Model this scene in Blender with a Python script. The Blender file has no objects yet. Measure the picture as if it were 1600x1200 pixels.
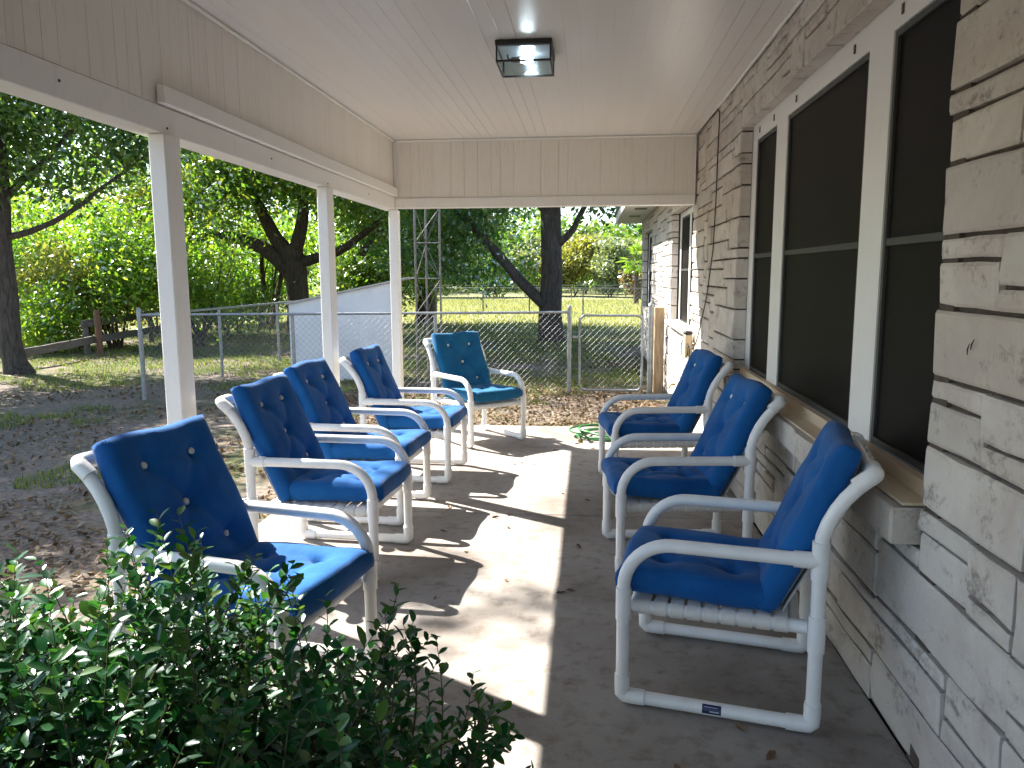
import bpy, math, random
import numpy as np
from mathutils import Vector, Matrix, noise
random.seed(7)
RNG = np.random.default_rng(7)
R = math.radians
S = bpy.context.scene
COL = S.collection

# ------------------------------------------------------------------ camera, sky, sun, exposure
cam_d = bpy.data.cameras.new('camera')
cam = bpy.data.objects.new('camera', cam_d); COL.objects.link(cam)
cam_d.sensor_width = 36.0; cam_d.lens = 36.0 * 1204.8 / 1600.0
cam_d.clip_start = 0.05; cam_d.clip_end = 900
def cam_axes(yaw, pitch, roll):
    f = Vector((-math.sin(yaw)*math.cos(pitch), math.cos(yaw)*math.cos(pitch), -math.sin(pitch)))
    r = Vector((math.cos(yaw), math.sin(yaw), 0)); u = r.cross(f)
    c, s = math.cos(roll), math.sin(roll)
    return c*r + s*u, -s*r + c*u, f
cr, cu, cf = cam_axes(R(5.729), R(8.119), R(-0.226))
cam.matrix_world = Matrix(((cr.x, cu.x, -cf.x, 0), (cr.y, cu.y, -cf.y, 0), (cr.z, cu.z, -cf.z, 1.6), (0, 0, 0, 1)))
S.camera = cam

SUN = Vector((-0.883, 0.53, 1.0)).normalized()
world = bpy.data.worlds.new('World'); S.world = world; world.use_nodes = True
wn = world.node_tree.nodes; wl = world.node_tree.links
bg = wn['Background']; bg.inputs['Strength'].default_value = 0.10
sky = wn.new('ShaderNodeTexSky'); sky.sky_type = 'NISHITA'; sky.sun_disc = False
sky.sun_elevation = math.asin(SUN.z); sky.sun_rotation = math.atan2(SUN.x, SUN.y)
sky.air_density = 1.0; sky.dust_density = 0.8; sky.ozone_density = 1.5
wl.new(sky.outputs[0], bg.inputs['Color'])
sun_d = bpy.data.lights.new('sun', 'SUN'); sun_d.energy = 5.0; sun_d.angle = R(0.53); sun_d.color = (1.0, 0.95, 0.87)
sun = bpy.data.objects.new('sun', sun_d); COL.objects.link(sun)
sun.rotation_euler = SUN.to_track_quat('Z', 'Y').to_euler(); sun.location = (-20, 12, 25)
S.view_settings.view_transform = 'Standard'; S.view_settings.look = 'None'
S.view_settings.exposure = 2.16; S.view_settings.gamma = 1.0; S.view_settings.use_curve_mapping = False
S.render.engine = 'CYCLES'
S.cycles.max_bounces = 8; S.cycles.diffuse_bounces = 5; S.cycles.transmission_bounces = 6; S.cycles.transparent_max_bounces = 8
S.cycles.use_denoising = True

# ------------------------------------------------------------------ materials
def new_mat(name):
    m = bpy.data.materials.new(name); m.use_nodes = True
    nt = m.node_tree; return m, nt, nt.nodes, nt.links, nt.nodes['Principled BSDF']
def ramp(nt, fac, stops):
    r = nt.nodes.new('ShaderNodeValToRGB')
    el = r.color_ramp.elements
    while len(el) < len(stops): el.new(0.5)
    for e, (p, c) in zip(el, stops):
        e.position = p; e.color = (c[0], c[1], c[2], 1)
    nt.links.new(fac, r.inputs[0]); return r.outputs[0]
def tex_noise(nt, scale, detail=6, rough=0.6, coord='Object', stretch=None, distort=0.0):
    tc = nt.nodes.new('ShaderNodeTexCoord'); out = tc.outputs[coord]
    if stretch:
        mp = nt.nodes.new('ShaderNodeMapping'); mp.inputs['Scale'].default_value = stretch
        nt.links.new(out, mp.inputs[0]); out = mp.outputs[0]
    n = nt.nodes.new('ShaderNodeTexNoise'); n.inputs['Scale'].default_value = scale
    n.inputs['Detail'].default_value = detail; n.inputs['Roughness'].default_value = rough
    n.inputs['Distortion'].default_value = distort
    nt.links.new(out, n.inputs['Vector']); return n.outputs['Fac']
def mixc(nt, fac, a, b, mode='MIX'):
    m = nt.nodes.new('ShaderNodeMix'); m.data_type = 'RGBA'; m.blend_type = mode
    for sock, v in ((m.inputs[0], fac), (m.inputs[6], a), (m.inputs[7], b)):
        if hasattr(v, 'links'): nt.links.new(v, sock)
        elif isinstance(v, (tuple, list)): sock.default_value = (v[0], v[1], v[2], 1)
        else: sock.default_value = v
    return m.outputs[2]
def bump(nt, height, strength, dist=0.01, normal=None):
    b = nt.nodes.new('ShaderNodeBump'); b.inputs['Strength'].default_value = strength
    b.inputs['Distance'].default_value = dist; nt.links.new(height, b.inputs['Height'])
    if normal: nt.links.new(normal, b.inputs['Normal'])
    return b.outputs[0]
def rnd(nt, kind='island'):
    if kind == 'island':
        g = nt.nodes.new('ShaderNodeNewGeometry'); return g.outputs['Random Per Island']
    o = nt.nodes.new('ShaderNodeObjectInfo'); return o.outputs['Random']

def simple(name, c, rough=0.5, var=0.15, scale=6.0, metal=0.0, bmp=0.0, bscale=60, stretch=None, spec=0.5):
    m, nt, n, l, p = new_mat(name)
    dk = tuple(x*(1-var) for x in c); lt = tuple(min(1, x*(1+var*0.6)) for x in c)
    l.new(ramp(nt, tex_noise(nt, scale, stretch=stretch), [(0.3, dk), (0.7, lt)]), p.inputs['Base Color'])
    p.inputs['Roughness'].default_value = rough; p.inputs['Metallic'].default_value = metal
    p.inputs['Specular IOR Level'].default_value = spec
    if bmp: l.new(bump(nt, tex_noise(nt, bscale, 4), bmp, 0.004), p.inputs['Normal'])
    return m

# painted boards: ivory paint with hairline drips of dirt down the board
def paint_mat(name, c, rough, stretch, dirt=(0.42, 0.36, 0.29), amount=0.5):
    m, nt, n, l, p = new_mat(name)
    streak = tex_noise(nt, 9.0, 5, 0.6, stretch=stretch)
    patch = tex_noise(nt, 1.3, 4, 0.6)
    f1 = ramp(nt, streak, [(0.55, (0, 0, 0)), (0.8, (amount,)*3)])
    c1 = mixc(nt, f1, c, dirt)
    tone = ramp(nt, rnd(nt, 'object'), [(0, (0.97, 0.965, 0.955)), (1, (1, 1, 1))])
    c2 = mixc(nt, 1.0, c1, tone, 'MULTIPLY')
    l.new(c2, p.inputs['Base Color'])
    l.new(ramp(nt, patch, [(0.3, (rough*0.96,)*3), (0.7, (rough*1.04,)*3)]), p.inputs['Roughness'])
    l.new(bump(nt, tex_noise(nt, 30, 4, stretch=stretch), 0.12, 0.004), p.inputs['Normal'])
    return m
M = {}
M['ceiling'] = paint_mat('ceiling_paint', (0.72, 0.69, 0.67), 0.30, (6, 0.25, 1), amount=0.0)
M['panel'] = paint_mat('panel_paint', (0.78, 0.735, 0.675), 0.55, (8, 8, 0.5), amount=0.4)
M['trim'] = paint_mat('trim_paint', (0.80, 0.775, 0.74), 0.45, (3, 3, 0.8), amount=0.2)
M['window_paint'] = paint_mat('window_paint', (0.78, 0.78, 0.77), 0.4, (3, 3, 0.6), amount=0.15)
M['soffit'] = simple('soffit_paint', (0.7, 0.68, 0.64), 0.6, 0.1, 3)
M['roof'] = simple('roof_shingle', (0.16, 0.14, 0.13), 0.9, 0.4, 12, bmp=0.4)
M['sill'] = paint_mat('sill_wood', (0.62, 0.50, 0.36), 0.55, (3, 0.5, 3), dirt=(0.25, 0.17, 0.10), amount=0.8)
M['nail'] = simple('rusty_nail', (0.12, 0.07, 0.04), 0.8, 0.3, 40)
M['screen_frame'] = simple('screen_aluminium', (0.055, 0.058, 0.055), 0.5, 0.2, 20, metal=0.2)

def stone_mat():
    m, nt, n, l, p = new_mat('limestone')
    base = ramp(nt, rnd(nt, 'object'), [(0, (0.52, 0.465, 0.405)), (0.35, (0.60, 0.555, 0.50)), (0.7, (0.63, 0.59, 0.54)), (1, (0.52, 0.485, 0.445))])
    big = tex_noise(nt, 3.2, 7, 0.65, distort=0.6)
    fine = tex_noise(nt, 26, 8, 0.75)
    f1 = ramp(nt, big, [(0.42, (0, 0, 0)), (0.72, (0.75,)*3)])
    c1 = mixc(nt, f1, base, (0.43, 0.365, 0.335))
    # dark gritty weathering where both noises are high
    mu = nt.nodes.new('ShaderNodeMath'); mu.operation = 'MULTIPLY'
    l.new(tex_noise(nt, 4.5, 5, 0.6, stretch=(1, 1, 1.6)), mu.inputs[0]); l.new(fine, mu.inputs[1])
    f2 = ramp(nt, mu.outputs[0], [(0.285, (0, 0, 0)), (0.40, (0.7,)*3)])
    c2 = mixc(nt, f2, c1, (0.17, 0.135, 0.115))
    l.new(c2, p.inputs['Base Color']); p.inputs['Roughness'].default_value = 0.85
    p.inputs['Specular IOR Level'].default_value = 0.25
    b1 = bump(nt, tex_noise(nt, 9, 7, 0.65), 0.42, 0.03)
    l.new(bump(nt, fine, 0.55, 0.010, b1), p.inputs['Normal'])
    return m
M['stone'] = stone_mat()
M['mortar'] = simple('mortar', (0.085, 0.068, 0.055), 0.95, 0.35, 14, bmp=0.5, bscale=80)

def screen_mat():
    m, nt, n, l, p = new_mat('solar_screen')
    tc = n.new('ShaderNodeTexCoord')
    w = n.new('ShaderNodeTexChecker'); w.inputs['Scale'].default_value = 260
    l.new(tc.outputs['Object'], w.inputs['Vector'])
    l.new(ramp(nt, tex_noise(nt, 2.2, 5), [(0.3, (0.005, 0.004, 0.004)), (0.7, (0.008, 0.006, 0.006))]), p.inputs['Base Color'])
    l.new(bump(nt, w.outputs['Fac'], 0.25, 0.001), p.inputs['Normal'])
    p.inputs['Roughness'].default_value = 0.5; p.inputs['Specular IOR Level'].default_value = 0.10
    return m
M['screen'] = screen_mat()

def concrete_mat():
    m, nt, n, l, p = new_mat('patio_concrete')
    a = tex_noise(nt, 1.1, 8, 0.62, distort=0.5); b = tex_noise(nt, 11, 8, 0.7); c = tex_noise(nt, 90, 4, 0.6)
    c1 = ramp(nt, a, [(0.3, (0.18, 0.152, 0.13)), (0.52, (0.31, 0.278, 0.25)), (0.75, (0.39, 0.365, 0.34))])
    f = ramp(nt, b, [(0.5, (0, 0, 0)), (0.70, (0.7,)*3)])
    c2 = mixc(nt, f, c1, (0.14, 0.10, 0.072))
    c3 = mixc(nt, ramp(nt, c, [(0.66, (0, 0, 0)), (0.74, (0.5,)*3)]), c2, (0.5, 0.46, 0.42))
    l.new(c3, p.inputs['Base Color']); p.inputs['Roughness'].default_value = 0.75
    p.inputs['Specular IOR Level'].default_value = 0.3
    l.new(bump(nt, b, 0.25, 0.004), p.inputs['Normal'])
    return m
M['concrete'] = concrete_mat()

def ground_mat():
    m, nt, n, l, p = new_mat('yard_ground')
    a = tex_noise(nt, 0.55, 8, 0.65, distort=0.4); b = tex_noise(nt, 5, 8, 0.7); c = tex_noise(nt, 22, 6, 0.7)
    dirt = ramp(nt, c, [(0.32, (0.085, 0.068, 0.055)), (0.5, (0.18, 0.15, 0.125)), (0.68, (0.27, 0.225, 0.185))])
    grass = ramp(nt, c, [(0.3, (0.035, 0.05, 0.018)), (0.7, (0.10, 0.13, 0.045))])
    tc0 = n.new('ShaderNodeTexCoord'); sp0 = n.new('ShaderNodeSeparateXYZ'); l.new(tc0.outputs['Object'], sp0.inputs[0])
    mr0 = n.new('ShaderNodeMapRange'); mr0.inputs[1].default_value = 10.4; mr0.inputs[2].default_value = 13; mr0.inputs[4].default_value = 0.07
    l.new(sp0.outputs['Y'], mr0.inputs[0]); ad0 = n.new('ShaderNodeMath'); ad0.operation = 'ADD'; l.new(a, ad0.inputs[0]); l.new(mr0.outputs[0], ad0.inputs[1])
    f = ramp(nt, ad0.outputs[0], [(0.47, (0, 0, 0)), (0.60, (0.85,)*3)])
    yard = mixc(nt, f, dirt, grass)
    yard = mixc(nt, ramp(nt, b, [(0.5, (0, 0, 0)), (0.62, (0.7,)*3)]), yard, (0.23, 0.165, 0.115))
    field = ramp(nt, b, [(0.3, (0.19, 0.20, 0.08)), (0.55, (0.29, 0.29, 0.14)), (0.75, (0.38, 0.33, 0.21))])
    tc = n.new('ShaderNodeTexCoord'); sp = n.new('ShaderNodeSeparateXYZ'); l.new(tc.outputs['Object'], sp.inputs[0])
    ad = n.new('ShaderNodeMath'); ad.operation = 'MULTIPLY_ADD'
    l.new(a, ad.inputs[0]); ad.inputs[1].default_value = 10; l.new(sp.outputs['Y'], ad.inputs[2])
    mr = n.new('ShaderNodeMapRange'); mr.inputs[1].default_value = 26; mr.inputs[2].default_value = 33
    l.new(ad.outputs[0], mr.inputs[0])
    l.new(mixc(nt, mr.outputs[0], yard, field), p.inputs['Base Color'])
    p.inputs['Roughness'].default_value = 0.95; p.inputs['Specular IOR Level'].default_value = 0.1
    b1 = bump(nt, b, 0.6, 0.05); l.new(bump(nt, c, 0.7, 0.02, b1), p.inputs['Normal'])
    return m
M['ground'] = ground_mat()

def fabric_mat(name, c_lo, c_hi):
    m, nt, n, l, p = new_mat(name)
    f = tex_noise(nt, 5.0, 6, 0.65)
    l.new(ramp(nt, f, [(0.32, c_lo), (0.68, c_hi)]), p.inputs['Base Color'])
    p.inputs['Roughness'].default_value = 0.85; p.inputs['Specular IOR Level'].default_value = 0.2
    p.inputs['Sheen Weight'].default_value = 0.12; p.inputs['Sheen Roughness'].default_value = 0.4
    tc = n.new('ShaderNodeTexCoord')
    w1 = n.new('ShaderNodeTexWave'); w1.inputs['Scale'].default_value = 150; w1.bands_direction = 'Y'
    l.new(tc.outputs['Object'], w1.inputs['Vector'])
    b1 = bump(nt, w1.outputs['Fac'], 0.12, 0.001)
    l.new(bump(nt, tex_noise(nt, 14, 5, 0.6), 0.25, 0.012, b1), p.inputs['Normal'])
    return m
M['fabric'] = fabric_mat('blue_canvas', (0.004, 0.070, 0.25), (0.010, 0.115, 0.35))
M['fabric_faded'] = fabric_mat('faded_teal_canvas', (0.004, 0.085, 0.20), (0.010, 0.135, 0.28))
M['button'] = simple('cream_button', (0.75, 0.72, 0.64), 0.5, 0.1, 30)
M['pvc'] = simple('white_pvc', (0.82, 0.815, 0.80), 0.34, 0.07, 9)
M['strap'] = simple('white_vinyl_strap', (0.72, 0.69, 0.64), 0.5, 0.12, 12)
M['navy'] = simple('navy_sticker', (0.012, 0.02, 0.09), 0.4, 0.1, 12)
M['white_print'] = simple('sticker_print', (0.45, 0.5, 0.6), 0.4, 0.05, 12)
M['black_metal'] = simple('black_metal', (0.012, 0.012, 0.012), 0.4, 0.2, 12)
M['galv'] = simple('galvanised_steel', (0.30, 0.32, 0.33), 0.5, 0.25, 14, metal=0.5)
M['wire'] = simple('galvanised_wire', (0.27, 0.28, 0.285), 0.5, 0.2, 14, metal=0.4)
M['mast'] = simple('mast_steel', (0.17, 0.165, 0.16), 0.6, 0.3, 14, metal=0.3)
M['dark_steel'] = simple('weathered_steel', (0.09, 0.10, 0.105), 0.6, 0.3, 14, metal=0.4)
M['old_wood'] = simple('grey_weathered_wood', (0.13, 0.115, 0.10), 0.9, 0.45, 7, bmp=0.5, stretch=(1, 1, 6))
M['red_wood'] = simple('brown_post_wood', (0.16, 0.085, 0.055), 0.9, 0.4, 7, bmp=0.5, stretch=(4, 4, 0.6))
M['pine'] = simple('treated_pine', (0.40, 0.29, 0.18), 0.8, 0.4, 5, bmp=0.3, stretch=(6, 6, 0.6))
M['shed'] = simple('shed_paint', (0.76, 0.77, 0.79), 0.6, 0.10, 2.5)
M['shed_roof'] = simple('shed_roof_edge', (0.45, 0.43, 0.40), 0.7, 0.2, 6)
M['cable'] = simple('dark_cable', (0.03, 0.025, 0.022), 0.6, 0.2, 20)
M['hose'] = simple('green_hose', (0.035, 0.17, 0.05), 0.35, 0.25, 14)
M['brass'] = simple('brass', (0.35, 0.22, 0.09), 0.4, 0.3, 30, metal=0.8)
M['plastic_box'] = simple('beige_plastic', (0.55, 0.42, 0.26), 0.5, 0.1, 12)
M['dry_leaf'] = simple('dry_leaf', (0.16, 0.095, 0.05), 0.8, 0.4, 40)

def bark_mat(name, c):
    m, nt, n, l, p = new_mat(name)
    f = tex_noise(nt, 5, 8, 0.7, stretch=(6, 6, 0.9), distort=0.4)
    l.new(ramp(nt, f, [(0.35, tuple(x*0.45 for x in c)), (0.52, c), (0.72, tuple(x*1.6 for x in c))]), p.inputs['Base Color'])
    p.inputs['Roughness'].default_value = 0.95; p.inputs['Specular IOR Level'].default_value = 0.1
    l.new(bump(nt, f, 1.0, 0.05), p.inputs['Normal']); return m
M['bark'] = bark_mat('grey_bark', (0.10, 0.085, 0.075))
M['bark_brown'] = bark_mat('brown_bark', (0.095, 0.07, 0.05))
M['twig'] = simple('twig_bark', (0.11, 0.08, 0.05), 0.9, 0.3, 30)

def leaf_mat(name, cols, trans=0.5, gloss=0.12, rough=0.4, kind='island'):
    m = bpy.data.materials.new(name); m.use_nodes = True
    nt = m.node_tree; n = nt.nodes; l = nt.links; n.remove(n['Principled BSDF'])
    k = len(cols)
    c = ramp(nt, rnd(nt, kind), [(i/(k-1), col) for i, col in enumerate(cols)])
    patch = ramp(nt, tex_noise(nt, 0.6, 3, coord='Object'), [(0.35, (0.8, 0.85, 0.9)), (0.65, (1.15, 1.1, 0.9))])
    c = mixc(nt, 1.0, c, patch, 'MULTIPLY')
    d = n.new('ShaderNodeBsdfDiffuse'); t = n.new('ShaderNodeBsdfTranslucent'); g = n.new('ShaderNodeBsdfGlossy')
    g.inputs['Roughness'].default_value = rough; g.inputs['Color'].default_value = (0.85, 0.9, 0.95, 1)
    l.new(c, d.inputs['Color'])
    tcol = mixc(nt, 1.0, c, (1.7, 1.75, 0.7), 'MULTIPLY'); l.new(tcol, t.inputs['Color'])
    m1 = n.new('ShaderNodeMixShader'); m1.inputs[0].default_value = trans
    l.new(d.outputs[0], m1.inputs[1]); l.new(t.outputs[0], m1.inputs[2])
    fr = n.new('ShaderNodeFresnel'); fr.inputs['IOR'].default_value = 1.4
    mm = n.new('ShaderNodeMath'); mm.operation = 'MULTIPLY_ADD'; l.new(fr.outputs[0], mm.inputs[0]); mm.inputs[1].default_value = gloss*4; mm.inputs[2].default_value = gloss*0.15
    m2 = n.new('ShaderNodeMixShader'); l.new(mm.outputs[0], m2.inputs[0])
    l.new(m1.outputs[0], m2.inputs[1]); l.new(g.outputs[0], m2.inputs[2])
    l.new(m2.outputs[0], n['Material Output'].inputs['Surface'])
    return m
M['leaf_dark'] = leaf_mat('dark_tree_leaf', [(0.035, 0.095, 0.026), (0.055, 0.13, 0.032), (0.09, 0.17, 0.036), (0.14, 0.19, 0.042)], gloss=0.08)
M['leaf_mid'] = leaf_mat('mid_tree_leaf', [(0.055, 0.13, 0.028), (0.085, 0.175, 0.036), (0.14, 0.215, 0.04), (0.21, 0.23, 0.045)], gloss=0.05)
M['leaf_bright'] = leaf_mat('bright_shrub_leaf', [(0.07, 0.17, 0.02), (0.12, 0.24, 0.025), (0.19, 0.28, 0.035), (0.25, 0.31, 0.06)], trans=0.55, gloss=0.05)
M['leaf_yellow'] = leaf_mat('yellowing_leaf', [(0.17, 0.20, 0.06), (0.25, 0.25, 0.08), (0.32, 0.28, 0.10), (0.20, 0.23, 0.07)], trans=0.45, gloss=0.03)
M['leaf_olive_hazed'] = leaf_mat('hazed_grey_green_leaf', [(0.15, 0.19, 0.10), (0.21, 0.25, 0.15), (0.27, 0.30, 0.19)], trans=0.35, gloss=0.03)  # grey green leaves, lightened so the colour stands in for distant haze
M['leaf_red'] = leaf_mat('reddish_leaf', [(0.20, 0.08, 0.04), (0.16, 0.12, 0.05), (0.12, 0.15, 0.05)], trans=0.4)
M['leaf_shrub'] = leaf_mat('glossy_shrub_leaf', [(0.009, 0.058, 0.022), (0.015, 0.080, 0.027), (0.024, 0.105, 0.032), (0.038, 0.13, 0.034), (0.10, 0.18, 0.038)], trans=0.28, gloss=0.016, rough=0.38)
M['leaf_shrub_one'] = leaf_mat('glossy_shrub_leaf_single', [(0.010, 0.060, 0.022), (0.016, 0.083, 0.027), (0.025, 0.108, 0.032), (0.040, 0.135, 0.034), (0.10, 0.18, 0.038)], trans=0.28, gloss=0.016, rough=0.38, kind='object')
M['litter'] = leaf_mat('fallen_leaf_litter', [(0.07, 0.047, 0.03), (0.14, 0.095, 0.06), (0.22, 0.155, 0.11), (0.29, 0.225, 0.17)], trans=0.1, gloss=0.02)
M['grass'] = leaf_mat('short_grass_blade', [(0.05, 0.09, 0.02), (0.09, 0.15, 0.03), (0.16, 0.21, 0.05), (0.25, 0.24, 0.09)], trans=0.4, gloss=0.04)
M['field_grass'] = leaf_mat('pale_field_grass', [(0.20, 0.23, 0.09), (0.30, 0.31, 0.15), (0.38, 0.34, 0.20)], trans=0.25, gloss=0.0)

# ------------------------------------------------------------------ object helpers
def tag(o, label=None, cat=None, group=None, kind=None):
    if label: o['label'] = label
    if cat: o['category'] = cat
    if group: o['group'] = group
    if kind: o['kind'] = kind
    return o
def empty(name, loc=(0, 0, 0), rz=0.0):
    o = bpy.data.objects.new(name, None); COL.objects.link(o)
    o.location = loc; o.rotation_euler = (0, 0, rz); o.empty_display_size = 0.1
    return o
def link(name, me, parent=None, mat=None):
    if mat is not None and not me.materials: me.materials.append(mat)
    o = bpy.data.objects.new(name, me); COL.objects.link(o)
    if parent is not None: o.parent = parent
    return o
class MB:
    def __init__(s): s.v = []; s.f = []; s.sm = []
    def add(s, verts, faces, smooth=False):
        b = len(s.v); s.v.extend(verts); s.f.extend([tuple(i+b for i in f) for f in faces]); s.sm.extend([smooth]*len(faces)); return s
    def box(s, x0, x1, y0, y1, z0, z1, bev=0.0):
        if bev <= 0:
            v = [(x, y, z) for z in (z0, z1) for y in (y0, y1) for x in (x0, x1)]
            f = [(0, 2, 3, 1), (4, 5, 7, 6), (0, 1, 5, 4), (2, 6, 7, 3), (0, 4, 6, 2), (1, 3, 7, 5)]
            return s.add(v, f)
        b = bev; v = []; idx = {}
        X = (x0, x1); Y = (y0, y1); Z = (z0, z1); sg = (1, -1)
        for i in (0, 1):
            for j in (0, 1):
                for k in (0, 1):
                    c = (X[i], Y[j], Z[k])
                    for a in range(3):
                        p = [c[0]+sg[i]*b, c[1]+sg[j]*b, c[2]+sg[k]*b]; p[a] = c[a]
                        idx[(i, j, k, a)] = len(v); v.append(tuple(p))
        I = lambda i, j, k, a: idx[(i, j, k, a)]
        f = []
        for a in range(3):
            o1, o2 = [q for q in range(3) if q != a]
            for e in (0, 1):
                q = []
                for (m1, m2) in ((0, 0), (1, 0), (1, 1), (0, 1)):
                    t = [0, 0, 0]; t[a] = e; t[o1] = m1; t[o2] = m2; q.append(I(*t, a))
                f.append(tuple(q))
            for m1 in (0, 1):
                for m2 in (0, 1):
                    q = []
                    for (e, ax) in ((0, o1), (1, o1), (1, o2), (0, o2)):
                        t = [0, 0, 0]; t[a] = e; t[o1] = m1; t[o2] = m2; q.append(I(*t, ax))
                    f.append(tuple(q))
        for i in (0, 1):
            for j in (0, 1):
                for k in (0, 1): f.append((I(i, j, k, 0), I(i, j, k, 1), I(i, j, k, 2)))
        return s.add(v, f)
    def prism(s, pts_yz, x0, x1):
        n = len(pts_yz)
        v = [(x0, y, z) for y, z in pts_yz] + [(x1, y, z) for y, z in pts_yz]
        f = [tuple(range(n)), tuple(range(2*n-1, n-1, -1))] + [(i, (i+1) % n, n+(i+1) % n, n+i) for i in range(n)]
        return s.add(v, f)
    def tube(s, pts, rad, n=12, caps=True):
        pts = [Vector(p) for p in pts]
        if not hasattr(rad, '__len__'): rad = [rad]*len(pts)
        T = []
        for i in range(len(pts)):
            a = pts[max(0, i-1)]; b = pts[min(len(pts)-1, i+1)]; T.append((b-a).normalized())
        up = Vector((0, 0, 1)) if abs(T[0].z) < 0.9 else Vector((1, 0, 0))
        N = (up - T[0]*up.dot(T[0])).normalized()
        v = []; f = []
        for i, p in enumerate(pts):
            N = (N - T[i]*N.dot(T[i])).normalized(); B = T[i].cross(N)
            for k in range(n):
                a = 2*math.pi*k/n; q = p + (N*math.cos(a) + B*math.sin(a))*rad[i]; v.append(tuple(q))
        for i in range(len(pts)-1):
            for k in range(n): f.append((i*n+k, i*n+(k+1) % n, (i+1)*n+(k+1) % n, (i+1)*n+k))
        s.add(v, f, True)
        if caps:
            s.add([v[k] for k in range(n)], [tuple(range(n-1, -1, -1))])
            s.add([v[(len(pts)-1)*n+k] for k in range(n)], [tuple(range(n))])
        return s
    def mesh(s, name, fixn=False):
        me = bpy.data.meshes.new(name); me.from_pydata(s.v, [], s.f)
        me.polygons.foreach_set('use_smooth', s.sm); me.update()
        if fixn:
            import bmesh
            bm = bmesh.new(); bm.from_mesh(me); bmesh.ops.recalc_face_normals(bm, faces=bm.faces); bm.to_mesh(me); bm.free()
        return me
    def build(s, name, mat, parent=None, fixn=True):
        me = s.mesh(name, fixn); me.materials.append(mat); return link(name, me, parent)
def np_mesh(name, V, F, mat, smooth=False):
    """V (n,3), F (m,k) all faces with k corners"""
    me = bpy.data.meshes.new(name); V = np.asarray(V, dtype=np.float32); F = np.asarray(F, dtype=np.int32)
    k = F.shape[1]
    me.vertices.add(len(V)); me.vertices.foreach_set('co', V.ravel())
    me.loops.add(F.size); me.loops.foreach_set('vertex_index', F.ravel())
    me.polygons.add(len(F)); me.polygons.foreach_set('loop_start', np.arange(0, F.size, k, dtype=np.int32))
    me.polygons.foreach_set('loop_total', np.full(len(F), k, dtype=np.int32))
    if smooth: me.polygons.foreach_set('use_smooth', np.ones(len(F), dtype=bool))
    me.update(calc_edges=True); me.validate(); me.materials.append(mat); return me
def copy_part(o, parent):
    c = o.copy(); COL.objects.link(c); c.parent = parent
    for ch in list(o.children): copy_part(ch, c)
    return c

# ------------------------------------------------------------------ ground, slab
GZ = -0.06
def ground():
    def axis(lo, hi, nlo, nhi, step):
        mid = list(np.arange(nlo, nhi+1e-6, step)); out = []
        d = step; x = nlo
        while x > lo: d *= 1.35; x -= d; out.append(max(x, lo))
        a = out[::-1]; out = []; d = step; x = nhi
        while x < hi: d *= 1.35; x += d; out.append(min(x, hi))
        return np.array(a+mid+out)
    xs = axis(-400, 400, -16, 6, 0.35); ys = axis(-400, 500, -2, 30, 0.35)
    X, Y = np.meshgrid(xs, ys)
    Z = np.full_like(X, GZ)
    for j in range(X.shape[0]):
        for i in range(X.shape[1]):
            if abs(X[j, i]) < 60 and Y[j, i] < 80:
                w = 0.35 if (X[j, i] > -3 and Y[j, i] < 11) else 1.0
                Z[j, i] += w*0.05*noise.noise((X[j, i]*0.45, Y[j, i]*0.45, 3.0)) - 0.02
    nx = len(xs)
    F = [(j*nx+i, j*nx+i+1, (j+1)*nx+i+1, (j+1)*nx+i) for j in range(len(ys)-1) for i in range(nx-1)]
    me = np_mesh('ground', np.stack([X.ravel(), Y.ravel(), Z.ravel()], 1), F, M['ground'], True)
    tag(link('ground', me), 'bare dirt yard with leaf litter and grass patches running out to a pale field', 'ground', kind='structure')
ground()
slab = MB()
slab.box(-2.13, 1.07, 2.02, 4.995, -0.2, 0.0, 0.005); slab.box(-2.13, 1.07, 5.001, 7.72, -0.2, 0.0, 0.005); slab.box(-2.13, 1.07, 7.727, 8.06, -0.2, -0.003, 0.006)
slab.box(-0.25, 1.07, -3.0, 2.017, -0.2, 0.0, 0.008)
tag(slab.build('patio_slab', M['concrete']), 'stained grey concrete patio slab under the porch roof', 'patio', kind='structure')

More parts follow.
